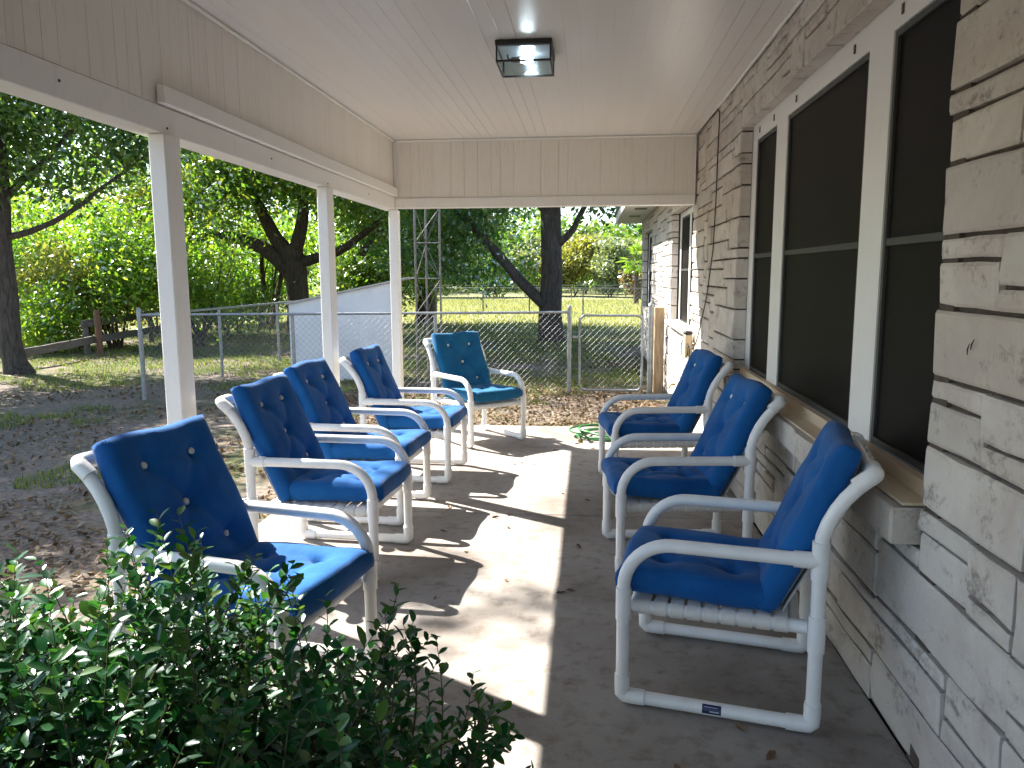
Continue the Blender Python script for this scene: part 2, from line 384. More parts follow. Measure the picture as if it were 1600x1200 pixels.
# ------------------------------------------------------------------ house: stones, windows, eave
house = tag(empty('stone_house', (0, 0, 0)), 'pale rough limestone house wall with dark screened windows along the porch', 'house')
WX = 1.06
hand = [(1.6, 2.505, 2.33, 2.62)]
nearY = 2.505
hand += [(1.75, nearY, 2.125, 2.33), (2.105, nearY, 2.053, 2.125), (2.105, nearY, 1.913, 2.053), (1.55, 2.105, 1.913, 2.125),
         (1.85, nearY, 1.705, 1.913), (1.4, 1.85, 1.705, 1.913), (2.147, nearY, 1.634, 1.705), (2.147, nearY, 1.493, 1.634),
         (1.7, 2.147, 1.559, 1.705), (1.7, 2.147, 1.493, 1.559), (1.68, nearY, 1.279, 1.493), (2.17, nearY, 1.206, 1.279),
         (2.17, nearY, 1.066, 1.206), (1.7, 2.17, 1.14, 1.279), (1.7, 2.17, 1.066, 1.14), (1.925, nearY, 0.859, 1.066),
         (1.4, 1.925, 0.90, 1.066), (1.4, 1.925, 0.859, 0.90), (2.18, nearY, 0.784, 0.859), (2.18, nearY, 0.645, 0.784),
         (1.93, 2.18, 0.706, 0.859), (1.93, 2.18, 0.645, 0.706), (1.4, 1.93, 0.645, 0.859), (1.945, 2.84, 0.42, 0.645),
         (2.265, 2.84, 0.358, 0.42), (2.265, 3.228, 0.205, 0.358), (1.6, 2.837, 0.0, 0.205), (2.837, 3.4, 0.14, 0.205),
         (2.837, 3.4, 0.0, 0.14), (3.228, 3.4, 0.205, 0.358), (2.84, 3.4, 0.406, 0.58), (2.84, 3.4, 0.358, 0.406),
         (2.84, 3.23, 0.58, 0.712), (3.23, 3.4, 0.58, 0.712), (2.505, 2.84, 0.645, 0.712), (1.6, 1.945, 0.495, 0.645), (1.6, 1.945, 0.42, 0.495),
         (1.95, 2.265, 0.283, 0.42), (1.6, 2.265, 0.205, 0.283), (1.6, 1.95, 0.283, 0.42)]
regions = [(3.4, 5.82, 0, 0.712), (2.505, 5.82, 2.62, 2.97), (1.6, 2.505, 2.62, 2.97), (5.82, 8.3, 0, 2.97), (8.3, 10.39, 0, 0.95),
           (8.3, 10.39, 2.36, 2.65), (10.39, 13.68, 0, 2.65), (13.68, 15.8, 0, 0.95), (13.68, 15.8, 2.36, 2.65), (15.8, 16.26, 0, 2.65)]
def ashlar(y0, y1, z0, z1, rng):
    """random coursed ashlar: stones one to three courses high, fitted on a small grid"""
    u = 0.0742; nz = max(1, round((z1-z0)/u)); ny = max(2, round((y1-y0)/0.06))
    dz = (z1-z0)/nz; dy = (y1-y0)/ny
    occ = np.zeros((ny, nz), bool); out = []
    for k in range(nz):
        i = 0
        while i < ny:
            if occ[i, k]: i += 1; continue
            h = rng.choices([1, 2, 3], [0.34, 0.44, 0.22])[0]; w = rng.randint(4, 13) + (h == 2)*2
            h = min(h, nz-k); ww = 0
            while ww < w and i+ww < ny and not occ[i+ww, k]: ww += 1
            if i+ww < ny and not occ[i+ww, k]:
                rest = 0
                while i+ww+rest < ny and not occ[i+ww+rest, k] and rest < 3: rest += 1
                if rest < 3: ww += rest
            while h > 1 and occ[i:i+ww, k:k+h].any(): h -= 1
            occ[i:i+ww, k:k+h] = True
            out.append((y0+i*dy, y0+(i+ww)*dy, z0+k*dz, z0+(k+h)*dz)); i += ww
    return out
rs = random.Random(11)
stones = list(hand)
for r_ in regions: stones += ashlar(*r_, rs)
def stone_verts(y0, y1, z0, z1, xf=WX, xb=1.147, joint=0.0068, amp=0.006, seed=0, low=False):
    jv = joint*0.85
    y0 += jv; y1 -= jv; z0 += joint; z1 -= joint
    def cuts(a0, a1, step, most):
        e = min(0.010, (a1-a0)*0.2); k = max(1, min(most, round((a1-a0-2*e)/step)))
        return [a0] + [a0+e+(a1-a0-2*e)*i/k for i in range(k+1)] + [a1]
    YS = cuts(y0, y1, 0.11, 5); ZS = cuts(z0, z1, 0.08, 2); ny, nz = len(YS), len(ZS)
    rr = random.Random(seed); prot = rr.uniform(-0.006, 0.008)
    V = []; F = []
    for j in range(nz):
        for i in range(ny):
            y = YS[i]; z = ZS[j]
            edge = (i in (0, ny-1)) or (j in (0, nz-1))
            d = amp*1.7*noise.noise((y*5, z*7, seed*1.7)) + amp*0.8*noise.noise((y*15, z*17, seed*0.3))
            y += rr.uniform(-1, 1)*0.0022*(i in (0, 1, ny-2, ny-1)); z += rr.uniform(-1, 1)*0.0020*(j in (0, 1, nz-2, nz-1))
            x = xf - prot - d + (0.007 if edge else 0.0)
            V.append((x, y, z))
    for j in range(nz-1):
        for i in range(ny-1): F.append((j*ny+i, (j+1)*ny+i, (j+1)*ny+i+1, j*ny+i+1))
    loop = [i for i in range(ny)] + [j*ny+ny-1 for j in range(1, nz)] + [(nz-1)*ny+i for i in range(ny-2, -1, -1)] + [j*ny for j in range(nz-2, 0, -1)]
    b = len(V)
    for q in loop: V.append((xb, V[q][1], V[q][2]))
    n = len(loop)
    for i in range(n): F.append((loop[i], loop[(i+1) % n], b+(i+1) % n, b+i))
    return V, F
def shown(s):
    y = max(0.6, (s[0]+s[1])/2 - 0.2); return (s[1]-s[0])*(s[3]-s[2])/(y**3)
order = sorted(range(len(stones)), key=lambda i: -shown(stones[i]))
far_mb = MB()
for rank, i in enumerate(order):
    s = stones[i]; V, F = stone_verts(*s, seed=i+1)
    if rank < 292:
        mb = MB(); mb.add(V, F); o = mb.build('stone', M['stone'], house)
    else: far_mb.add(V, F)
tag(far_mb.build('stone_facing', M['stone'], house), kind='stuff')
# ledge stones under the porch window
ly = [2.54, 2.93, 3.42, 3.78, 4.4, 4.86, 5.35, 5.81]
for k in range(len(ly)-1):
    V, F = stone_verts(ly[k], ly[k+1], 0.715, 0.845, xf=0.99, joint=0.003, amp=0.008, seed=900+k)
    mb = MB(); mb.add(V, F); mb.build('ledge_stone', M['stone'], house)
# mortar core behind the stones, butted round the openings
core = MB()
XM0, XM1 = 1.084, 1.30
def cbox(y0, y1, z0, z1, x0=XM0): core.box(x0, XM1, y0, y1, z0, z1)
cbox(1.4, 2.40, -0.2, 2.97); cbox(2.40, 2.4965, 0.0, 2.64, 1.0695); cbox(2.4, 2.4965, 2.64, 2.97); cbox(2.4965, 5.85, -0.2, 0.835); cbox(2.49, 5.85, 2.65, 2.97)
cbox(5.85, 8.27, -0.2, 2.97); cbox(8.27, 10.42, -0.2, 0.93); cbox(8.27, 10.42, 2.38, 2.65); cbox(10.42, 13.65, -0.2, 2.65)
cbox(13.65, 15.83, -0.2, 0.93); cbox(13.65, 15.83, 2.38, 2.65); cbox(15.83, 16.25, -0.2, 2.65)
core.box(XM0, XM1, -3.0, 1.4, -0.2, 2.97)
core.box(1.302, 6.0, 15.9, 16.25, -0.2, 2.65); core.box(1.302, 6.0, -3.0, -2.7, -0.2, 2.97)
core.build('mortar_wall', M['mortar'], house)
def window(y0, y1, z0, z1, screens, xw=1.15):
    # white surround with openings; screens sit in it with aluminium frames
    zt, zb = screens[0][3], screens[0][2]
    fr = MB(); e = 0.0
    fr.box(xw, xw+0.06, y0, y1, zt, z1)
    ys = [y0]
    for (a, b, _, _) in screens: ys += [a, b]
    ys.append(y1)
    for k in range(0, len(ys), 2):
        if ys[k+1]-ys[k] > 0.01: fr.box(xw, xw+0.06, ys[k], ys[k+1], zb, zt)
    f = fr.build('window', M['window_paint'], house)
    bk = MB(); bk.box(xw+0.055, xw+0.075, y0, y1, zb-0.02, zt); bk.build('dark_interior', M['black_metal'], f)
    for (a, b, c, d) in screens:
        g = 0.003; w = 0.024
        sf = MB()
        sf.box(xw+0.006, xw+0.03, a+g, a+g+w, c+g, d-g); sf.box(xw+0.006, xw+0.03, b-g-w, b-g, c+g, d-g)
        sf.box(xw+0.006, xw+0.03, a+g+w, b-g-w, c+g, c+g+w); sf.box(xw+0.006, xw+0.03, a+g+w, b-g-w, d-g-w, d-g)
        zm = c + (d-c)*0.503
        sf.box(xw+0.008, xw+0.03, a+g+w, b-g-w, zm-0.014, zm+0.014)
        sf.build('screen_frame', M['screen_frame'], f)
        for (p, q) in ((c+g+w, zm-0.014), (zm+0.014, d-g-w)):
            sc = MB(); sc.box(xw+0.018, xw+0.021, a+g+w, b-g-w, p, q); sc.build('screen', M['screen'], f)
        if y0 < 4:
            for yy in (a+(b-a)*0.14, b-(b-a)*0.14):
                cl = MB(); cl.box(xw-0.006, xw-0.0005, yy-0.009, yy+0.009, d+0.035, d+0.075, 0.002); cl.build('screen_clip', M['old_wood'], f)
    return f
w1 = window(2.505, 5.835, 0.9, 2.64, [(2.66, 3.24, 0.912, 2.515), (3.50, 4.845, 0.912, 2.515), (5.11, 5.685, 0.912, 2.515)])
sl = MB(); sl.prism([(2.545, 0.912), (2.545, 0.848), (5.808, 0.848), (5.808, 0.912)], 1.112, 1.149)
sl.build('window_sill', M['sill'], w1)
s2 = MB(); s2.box(1.02, 1.111, 2.545, 5.805, 0.8465, 0.858, 0.003); s2.build('lower_sill', M['sill'], w1)
w2 = window(8.29, 10.405, 0.94, 2.375, [(8.42, 9.3, 0.98, 2.30), (9.42, 10.26, 0.98, 2.30)], xw=1.17)
s2 = MB(); s2.box(0.99, 1.169, 8.31, 10.37, 0.952, 1.0, 0.006); s2.build('window_sill', M['stone'], w2)
w3 = window(13.67, 15.815, 0.94, 2.375, [(13.82, 14.7, 0.98, 2.30), (14.8, 15.66, 0.98, 2.30)], xw=1.17)
# two short ink strokes somebody left on the big stone beside the window
for (ya, za, yb, zb) in ((2.255, 1.372, 2.247, 1.404), (2.238, 1.388, 2.222, 1.418)):
    mb = MB(); mb.tube([(1.0495, ya, za), (1.0485, (ya+yb)/2+0.003, (za+zb)/2), (1.0495, yb, zb)], [0.0012, 0.0022, 0.001], 6); mb.build('ink_mark', M['black_metal'], house)
# eave past the porch and the house roof
sf = MB(); sf.box(0.55, 1.3, 8.32, 16.5, 2.652, 2.67); sf.build('soffit', M['soffit'], house)
for yv in (9.6, 11.2, 12.9, 14.6):
    sv = MB(); sv.box(0.72, 0.92, yv, yv+0.32, 2.645, 2.6515); sv.build('soffit_vent', M['screen_frame'], house)
fb = MB(); fb.box(0.53, 0.549, 8.32, 16.5, 2.63, 2.79); fb.box(0.55, 1.3, 16.501, 16.52, 2.63, 2.79); fb.build('fascia', M['trim'], house)
rf = MB()
rf.add([(0.5, 8.3, 2.80), (0.5, 16.6, 2.80), (6.5, 16.6, 5.0), (6.5, 8.3, 5.0), (0.5, 8.3, 2.84), (0.5, 16.6, 2.84), (6.5, 16.6, 5.04), (6.5, 8.3, 5.04)],
       [(0, 3, 2, 1), (4, 5, 6, 7), (0, 1, 5, 4), (1, 2, 6, 5), (2, 3, 7, 6), (3, 0, 4, 7)])
rf.add([(1.2, -3.2, 3.22), (1.2, 8.29, 3.22), (6.5, 8.29, 5.16), (6.5, -3.2, 5.16), (1.2, -3.2, 3.26), (1.2, 8.29, 3.26), (6.5, 8.29, 5.2), (6.5, -3.2, 5.2)],
       [(0, 3, 2, 1), (4, 5, 6, 7), (0, 1, 5, 4), (1, 2, 6, 5), (2, 3, 7, 6), (3, 0, 4, 7)])
rf.build('roof', M['roof'], house)

# ------------------------------------------------------------------ porch: posts, beams, planks
porch = tag(empty('porch', (-0.5, 4, 0)), 'white painted timber porch with plank ceiling, boxed beam and square posts', 'porch')
PO = Vector((-0.5, 4, 0))
def pb(name, mat, boxes, bev=0.003):
    mb = MB()
    for b in boxes: mb.box(b[0]-PO.x, b[1]-PO.x, b[2]-PO.y, b[3]-PO.y, b[4], b[5], bev)
    return mb.build(name, mat, porch)
CZ = 2.97
for y in (3.60, 5.90, 8.05, 1.30):
    pb('post', M['trim'], [(-2.097, -2.011, y, y+0.142, 0.0, 2.268)], 0.006)
# left boxed beam, two boards long, and rain board
pb('beam', M['trim'], [(-2.165, -2.03, -1.5, 8.205, 2.27, 2.398)], 0.004)
pb('beam', M['trim'], [(-2.028, 1.045, 8.062, 8.20, 2.285, 2.385)], 0.004)
pb('rain_board', M['trim'], [(-2.026, -1.99, 3.58, 8.055, 2.4005, 2.485)], 0.004)
# fascia planks: vertical tongue and groove
def fascia_plank(x0, x1, y0, y1, z0, z1): return pb('fascia_plank', M['panel'], [(x0, x1, y0, y1, z0, z1)], rp.choice([0.0004, 0.0004, 0.0018]))
rp = random.Random(5)
y = 0.9
while y < 8.05:
    w = rp.choice([0.092, 0.092, 0.092, 0.184]); y1 = min(y+w, 8.058)
    o_ = rp.uniform(0, 0.0006)
    fascia_plank(-2.06, -2.036+o_, y, y1-rp.choice([0.0003, 0.0006, 0.0016]), 2.40, CZ); y = y1
x = -2.034
while x < 1.04:
    w = rp.choice([0.092, 0.092, 0.14, 0.184]); x1 = min(x+w, 1.045)
    o_ = rp.uniform(0, 0.0006)
    fascia_plank(x, x1-rp.choice([0.0003, 0.0006, 0.0016]), 8.075-o_, 8.10, 2.387, CZ); x = x1
# ceiling planks, running along the porch, butted end to end
x = -2.03; k = 0
while x < 1.055:
    x1 = min(x+0.0935, 1.058)
    ysplit = rp.uniform(4.4, 7.2); dz = rp.uniform(0, 0.0005); g = rp.choice([0.0004, 0.0004, 0.0005, 0.0018]); bv = 0.0003 if g < 0.001 else 0.0012
    pb('ceiling_plank', M['ceiling'], [(x, x1-g, ysplit+0.0015, 8.07, CZ+dz, CZ+0.018)], bv)
    pb('ceiling_plank', M['ceiling'], [(x, x1-g, 0.9, ysplit, CZ+dz, CZ+0.018)], bv)
    x = x1; k += 1
pb('ceiling_trim', M['trim'], [(-2.033, -2.010, 0.9, 8.05, CZ-0.022, CZ-0.0005)], 0.006)
pb('ceiling_trim', M['trim'], [(-2.008, 1.03, 8.052, 8.073, CZ-0.022, CZ-0.0005)], 0.006)
pb('ceiling_trim', M['trim'], [(1.032, 1.052, 0.9, 8.05, CZ-0.022, CZ-0.0005)], 0.006)
pb('corner_trim', M['trim'], [(-2.034, -2.012, 8.052, 8.073, 2.49, CZ-0.024)], 0.003)
# outside skin and roof deck
pb('outer_fascia', M['trim'], [(-2.165, -2.062, -1.5, 8.205, 2.40, 3.0), (-2.06, 1.045, 8.102, 8.205, 2.387, 3.0), (-2.06, 1.2, -1.5, -1.4, 2.3, 3.0)], 0)
pb('ceiling_backing', M['soffit'], [(-2.06, 1.2, 0.9, 8.10, CZ+0.0185, 3.0), (-2.06, 1.2, -1.399, 0.899, CZ, 3.0)], 0)
pb('roof_deck', M['roof'], [(-2.5, 1.25, -1.8, 8.3, 3.002, 3.10)], 0)
for (yy, zz) in ((2.9, 2.34), (4.9, 2.335), (7.1, 2.335), (3.66, 2.30), (5.97, 2.30)):
    mb = MB(); mb.tube([(-2.0305-PO.x, yy-PO.y, zz), (-2.0265-PO.x, yy-PO.y, zz)], 0.006, 8); mb.build('nail', M['nail'], porch)

# ceiling lantern
lamp = tag(empty('ceiling_lamp', (-0.402, 4.95, CZ)), 'black framed square glass lantern lit on the porch ceiling', 'lamp')
lx, lyy, lh, t = 0.165, 0.19, 0.125, 0.011
fr = MB()
fr.box(-lx-0.004, lx+0.004, -lyy-0.004, lyy+0.004, -0.030, -0.002, 0.002)
for sx in (-1, 1):
    for sy in (-1, 1): fr.box(sx*lx-(t if sx > 0 else 0), sx*lx+(t if sx < 0 else 0), sy*lyy-(t if sy > 0 else 0), sy*lyy+(t if sy < 0 else 0), -lh, -0.0305)
for sx in (-1, 1): fr.box(sx*lx-(t if sx > 0 else 0), sx*lx+(t if sx < 0 else 0), -lyy+t, lyy-t, -lh, -lh+t)
for sy in (-1, 1): fr.box(-lx+t, lx-t, sy*lyy-(t if sy > 0 else 0), sy*lyy+(t if sy < 0 else 0), -lh, -lh+t)
fr.build('lamp_frame', M['black_metal'], lamp)
mg, nt, n, l, p = new_mat('lamp_glass')
n.remove(p); tr = n.new('ShaderNodeBsdfTransparent'); gl = n.new('ShaderNodeBsdfGlossy'); gl.inputs['Roughness'].default_value = 0.15
tr.inputs['Color'].default_value = (0.86, 0.90, 0.90, 1); mx = n.new('ShaderNodeMixShader'); mx.inputs[0].default_value = 0.10
l.new(tr.outputs[0], mx.inputs[1]); l.new(gl.outputs[0], mx.inputs[2]); l.new(mx.outputs[0], n['Material Output'].inputs['Surface'])
for b in ((-lx+0.003, -lx+0.006, -lyy+t, lyy-t), (lx-0.006, lx-0.003, -lyy+t, lyy-t), (-lx+t, lx-t, -lyy+0.003, -lyy+0.006), (-lx+t, lx-t, lyy-0.006, lyy-0.003)):
    gm = MB(); gm.box(*b, -lh+t, -0.031); gm.build('glass_pane', mg, lamp)
gm = MB(); gm.box(-lx+t, lx-t, -lyy+t, lyy-t, -lh+0.003, -lh+0.006); gm.build('glass_pane', mg, lamp)
pl = MB(); pl.box(-lx+0.012, lx-0.012, -lyy+0.012, lyy-0.012, -0.036, -0.0308); pl.build('reflector', simple('lamp_reflector', (0.5, 0.55, 0.62), 0.35, 0.1, 10, metal=0.5), lamp)
sk = MB(); sk.tube([(-0.09, 0, -0.066), (-0.035, 0, -0.066)], 0.017, 12); sk.tube([(-0.115, 0, -0.037), (-0.11, 0, -0.06), (-0.09, 0, -0.066)], 0.006, 8); sk.build('socket', M['black_metal'], lamp)
me_, nt, n, l, p = new_mat('bulb_glow'); p.inputs['Base Color'].default_value = (0.9, 0.95, 1, 1)
p.inputs['Emission Color'].default_value = (0.80, 0.92, 1.0, 1); p.inputs['Emission Strength'].default_value = 14
bb = MB(); prof = [(-0.034, 0.013), (-0.02, 0.017), (0.0, 0.026), (0.018, 0.030), (0.034, 0.024), (0.044, 0.010), (0.046, 0.001)]
bb.tube([(a, 0, -0.070) for a, _ in prof], [b for _, b in prof], 14); bb.build('bulb', me_, lamp)

# ------------------------------------------------------------------ chairs
RT, RF = 0.0245, 0.0290
def arc(c, r, a0, a1, n, ax=('x', 'z'), y=0.0):
    return [(c[0]+r*math.cos(a0+(a1-a0)*i/n), y, c[1]+r*math.sin(a0+(a1-a0)*i/n)) for i in range(n+1)]
def sock(path, r=RF):   # a fitting sleeve with a small step
    return path, r
def leg_meshes():
    D = {}
    fx = 0.667
    m = MB(); m.tube([(fx, 0, 0.05), (fx, 0, 0.46)], RT, 16); D['front_leg'] = m.mesh('front_leg', True)
    m = MB(); m.tube([(fx, 0, 0.115), (fx, 0, 0.062), (fx, 0, 0.045), (fx-0.012, 0, 0.034), (fx-0.03, 0, 0.0335), (fx-0.085, 0, 0.0335)], RF, 16)
    D['front_fit1'] = m.mesh('pipe_fitting', True); m = MB(); m.tube([(fx, 0, 0.335), (fx, 0, 0.455)], RF, 16); D['front_fit2'] = m.mesh('pipe_fitting', True)
    m = MB(); m.tube([(0, 0, 0.05), (0, 0, 0.58)], RT, 16); D['rear_leg'] = m.mesh('rear_leg', True)
    m = MB(); m.tube([(0, 0, 0.115), (0, 0, 0.062), (0, 0, 0.045), (0.012, 0, 0.034), (0.03, 0, 0.0335), (0.085, 0, 0.0335)], RF, 16)
    D['rear_fit1'] = m.mesh('pipe_fitting', True); m = MB(); m.tube([(0, 0, 0.305), (0, 0, 0.435)], RF, 16); D['rear_fit2'] = m.mesh('pipe_fitting', True); m = MB()
    m.tube([(0, 0, 0.565), (0, 0, 0.70)], RF, 16); m.tube([(0.0, 0, 0.632), (0.085, 0, 0.632)], RF, 16); D['rear_fit3'] = m.mesh('pipe_fitting', True)
    m = MB(); m.tube([(0.07, 0, 0.0335), (fx-0.07, 0, 0.0335)], RT, 16); D['foot_rail'] = m.mesh('foot_rail', True)
    pts = [(fx, 0, 0.44)] + arc((fx-0.175, 0.457), 0.175, 0, math.pi/2, 10) + [(0.3, 0, 0.632), (0.05, 0, 0.632)]
    m = MB(); m.tube(pts, RT, 16); D['armrest'] = m.mesh('armrest', True)
    bp = [(0, 0, 0.68), (-0.004, 0, 0.72), (-0.018, 0, 0.765), (-0.040, 0, 0.812), (-0.068, 0, 0.856), (-0.100, 0, 0.894), (-0.128, 0, 0.920)]
    m = MB(); m.tube(bp, RT, 16); D['back_post'] = m.mesh('back_post', True)
    return D
LM = leg_meshes()
def cushion(w, h, tk, tufts, seed, top_round=0.0):
    """boxed tufted pad in local u (width), v (length), n (thickness); returns mesh verts, faces"""
    nu, nv = 34, 38
    U = np.linspace(-1, 1, nu); Vv = np.linspace(-1, 1, nv)
    uu, vv = np.meshgrid(U, Vv)
    prof = ((1-np.abs(uu)**9)**0.45)*((1-np.abs(vv)**9)**0.45)
    hx, hy = w/2, h/2
    X = uu*hx; Y = vv*hy
    sh = 1-0.018*(np.abs(vv)**2); X = X*sh; Y = Y*(1-0.012*(np.abs(uu)**2))
    th = 0.030 + (tk/2-0.030)*prof
    cre = np.zeros_like(th)
    for i, (a, b) in enumerate(tufts):
        d2 = (X-a)**2+(Y-b)**2
        cre += 0.017*np.exp(-d2/0.030**2) + 0.016*np.exp(-d2/0.07**2)
    for i in range(len(tufts)):
        for j in range(i+1, len(tufts)):
            a = np.array(tufts[i]); b = np.array(tufts[j]); L = np.hypot(*(b-a))
            if L > 0.3: continue
            e = (b-a)/L; s = (X-a[0])*e[0]+(Y-a[1])*e[1]; d = np.abs((X-a[0])*e[1]-(Y-a[1])*e[0])
            m = (s > 0) & (s < L); cre += np.where(m, 0.010*np.exp(-(d/0.02)**2), 0)
    nz = np.array([[noise.noise((X[j, i]*6, Y[j, i]*6, seed*3.1))*0.008+noise.noise((X[j, i]*17, Y[j, i]*17, seed*5.7))*0.003 for i in range(nu)] for j in range(nv)])
    top = th - cre*prof + nz*prof; bot = -(th*0.85 - 0.3*cre*prof) + nz*0.6*prof
    X2 = X + 0.006*np.sin(vv*5+seed)*np.abs(uu); Y2 = Y + 0.006*np.sin(uu*4+seed*2)*np.abs(vv)
    V = [(X2[j, i], Y2[j, i], top[j, i]) for j in range(nv) for i in range(nu)] + [(X2[j, i], Y2[j, i], bot[j, i]) for j in range(nv) for i in range(nu)]
    F = []; o = nu*nv
    for j in range(nv-1):
        for i in range(nu-1):
            a = j*nu+i; F.append((a, a+1, a+nu+1, a+nu)); F.append((o+a, o+a+nu, o+a+nu+1, o+a+1))
    loop = [i for i in range(nu)] + [j*nu+nu-1 for j in range(1, nv)] + [(nv-1)*nu+i for i in range(nu-2, -1, -1)] + [j*nu for j in range(nv-2, 0, -1)]
    n = len(loop); mid = len(V)
    for q in loop:   # bulging boxed edge
        a = np.array(V[q]); b = np.array(V[o+q]); c = (a+b)/2; cen = np.array([0, 0, c[2]]); d = (c-cen); d = d/np.linalg.norm(d)
        V.append(tuple(c+d*0.005))
    for i in range(n):
        a, b = loop[i], loop[(i+1) % n]; m1, m2 = mid+i, mid+(i+1) % n
        F.append((a, m1, m2, b)); F.append((m1, o+a, o+b, m2))
    bz = [top[np.argmin(np.abs(Vv*hy-b)), np.argmin(np.abs(U*hx-a))] for a, b in tufts]
    pipe = [[Vector(V[q])+Vector((V[q][0]*0.012, V[q][1]*0.01, 0)) for q in loop], [Vector(V[o+q])+Vector((V[o+q][0]*0.012, V[o+q][1]*0.01, 0)) for q in loop]]
    return V, F, bz, pipe
TB = [(-0.125, 0.20), (0.125, 0.20), (0.0, 0.02), (-0.125, -0.16), (0.125, -0.16)]
TS = [(-0.125, 0.13), (0.125, 0.13), (0.0, 0.0), (-0.125, -0.14), (0.125, -0.14)]
BW, BH, BT = 0.535, 0.66, 0.115
SW, SL, ST = 0.535, 0.56, 0.125
def pad_mesh(name, w, h, tk, tf, seed, mat):
    V, F, bz, pipe = cushion(w, h, tk, tf, seed)
    mb = MB(); mb.add(V, F, True)
    me = mb.mesh(name, False)
    me.materials.append(mat); return me, bz
PADS = {}
for mk in ('fabric', 'fabric_faded'):
    for sd in (1, 2, 3):
        PADS[(mk, 'b', sd)] = pad_mesh('back_cushion', BW, BH, BT, TB, sd, M[mk]); PADS[(mk, 's', sd)] = pad_mesh('seat_cushion', SW, SL, ST, TS, sd+10, M[mk])
bmb = MB(); bprof = [(-0.004, 0.012), (0.005, 0.0150), (0.009, 0.012), (0.011, 0.001)]
bmb.tube([(0, 0, a) for a, _ in bprof], [b for _, b in bprof], 12); BUT = bmb.mesh('button', True); BUT.materials.append(M['button'])
def strap_loop(w, hw):   # seat strap: a band across, wrapped round both side rails
    m = MB(); pts = []
    r = RT+0.004
    for i in range(9): a = math.pi/2 + math.pi*i/8*1.0; pts.append((-hw + r*math.cos(a), 0.375 + r*math.sin(a)))
    low = [(-hw+0.03, 0.375-r+0.012), (hw-0.03, 0.375-r+0.012)]
    for i in range(9): a = -math.pi/2 + math.pi*i/8; pts.append((hw + r*math.cos(a), 0.375 + r*math.sin(a)))
    n = len(pts); V = [(-w/2, y, z) for y, z in pts] + [(w/2, y, z) for y, z in pts]
    F = [(i, (i+1) % n, n+(i+1) % n, n+i) for i in range(n)]
    m.add(V, F, True); inner = [(y*(1-0.004), 0.375+(z-0.375)*0.93) for y, z in pts]
    V2 = [(-w/2, y, z) for y, z in inner] + [(w/2, y, z) for y, z in inner]; m.add(V2, F, True)
    m.add([V[i] for i in range(n)]+[V2[i] for i in range(n)], [(i, (i+1) % n, n+(i+1) % n, n+i) for i in range(n)])
    m.add([V[n+i] for i in range(n)]+[V2[n+i] for i in range(n)], [(i, (i+1) % n, n+(i+1) % n, n+i) for i in range(n)])
    me = m.mesh('seat_strap', True); me.materials.append(M['strap']); return me
STRAP = strap_loop(0.047, 0.262)
def back_strap_mesh():
    cp = [(0.135, 0.345), (0.10, 0.43), (0.055, 0.52), (0.01, 0.61), (-0.035, 0.70), (-0.075, 0.79), (-0.11, 0.87), (-0.145, 0.955), (-0.165, 0.962)]
    V = []; F = []; w = 0.030; n = len(cp)
    for dx in (0.0, -0.004):
        for y in (-w, w): V += [(x+dx, y, z) for x, z in cp]
    for i in range(n-1):
        F += [(i, i+1, n+i+1, n+i), (2*n+i, 3*n+i, 3*n+i+1, 2*n+i+1), (i, 2*n+i, 2*n+i+1, i+1), (n+i, n+i+1, 3*n+i+1, 3*n+i)]
    m = MB(); m.add(V, F, True); me = m.mesh('back_strap', True); me.materials.append(M['strap']); return me
BSTRAP = back_strap_mesh()
srm = MB(); srm.tube([(0.03, 0, 0.375), (0.637, 0, 0.375)], RT, 14); SRAIL = srm.mesh('seat_rail', True)
crm = MB(); crm.tube([(0, -0.258, 0), (0, 0.258, 0)], RT, 14); CRAIL = crm.mesh('cross_rail', True)
trm = MB(); trm.tube([(0, -0.23, 0), (0, 0.23, 0)], RT, 14); TRAIL = trm.mesh('top_rail', True)
TFIT = []
for sy in (-1, 1):
    trf = MB(); trf.tube([(0.052, sy*0.30, -0.036), (0.022, sy*0.30, -0.010), (0.006, sy*0.299, 0.001), (-0.004, sy*0.29, 0.008), (-0.006, sy*0.272, 0.008), (-0.006, sy*0.205, 0.008)], RF, 14); TFIT.append(trf.mesh('pipe_fitting', True))
for me in list(LM.values()) + [SRAIL, CRAIL, TRAIL] + TFIT: me.materials.append(M['pvc'])
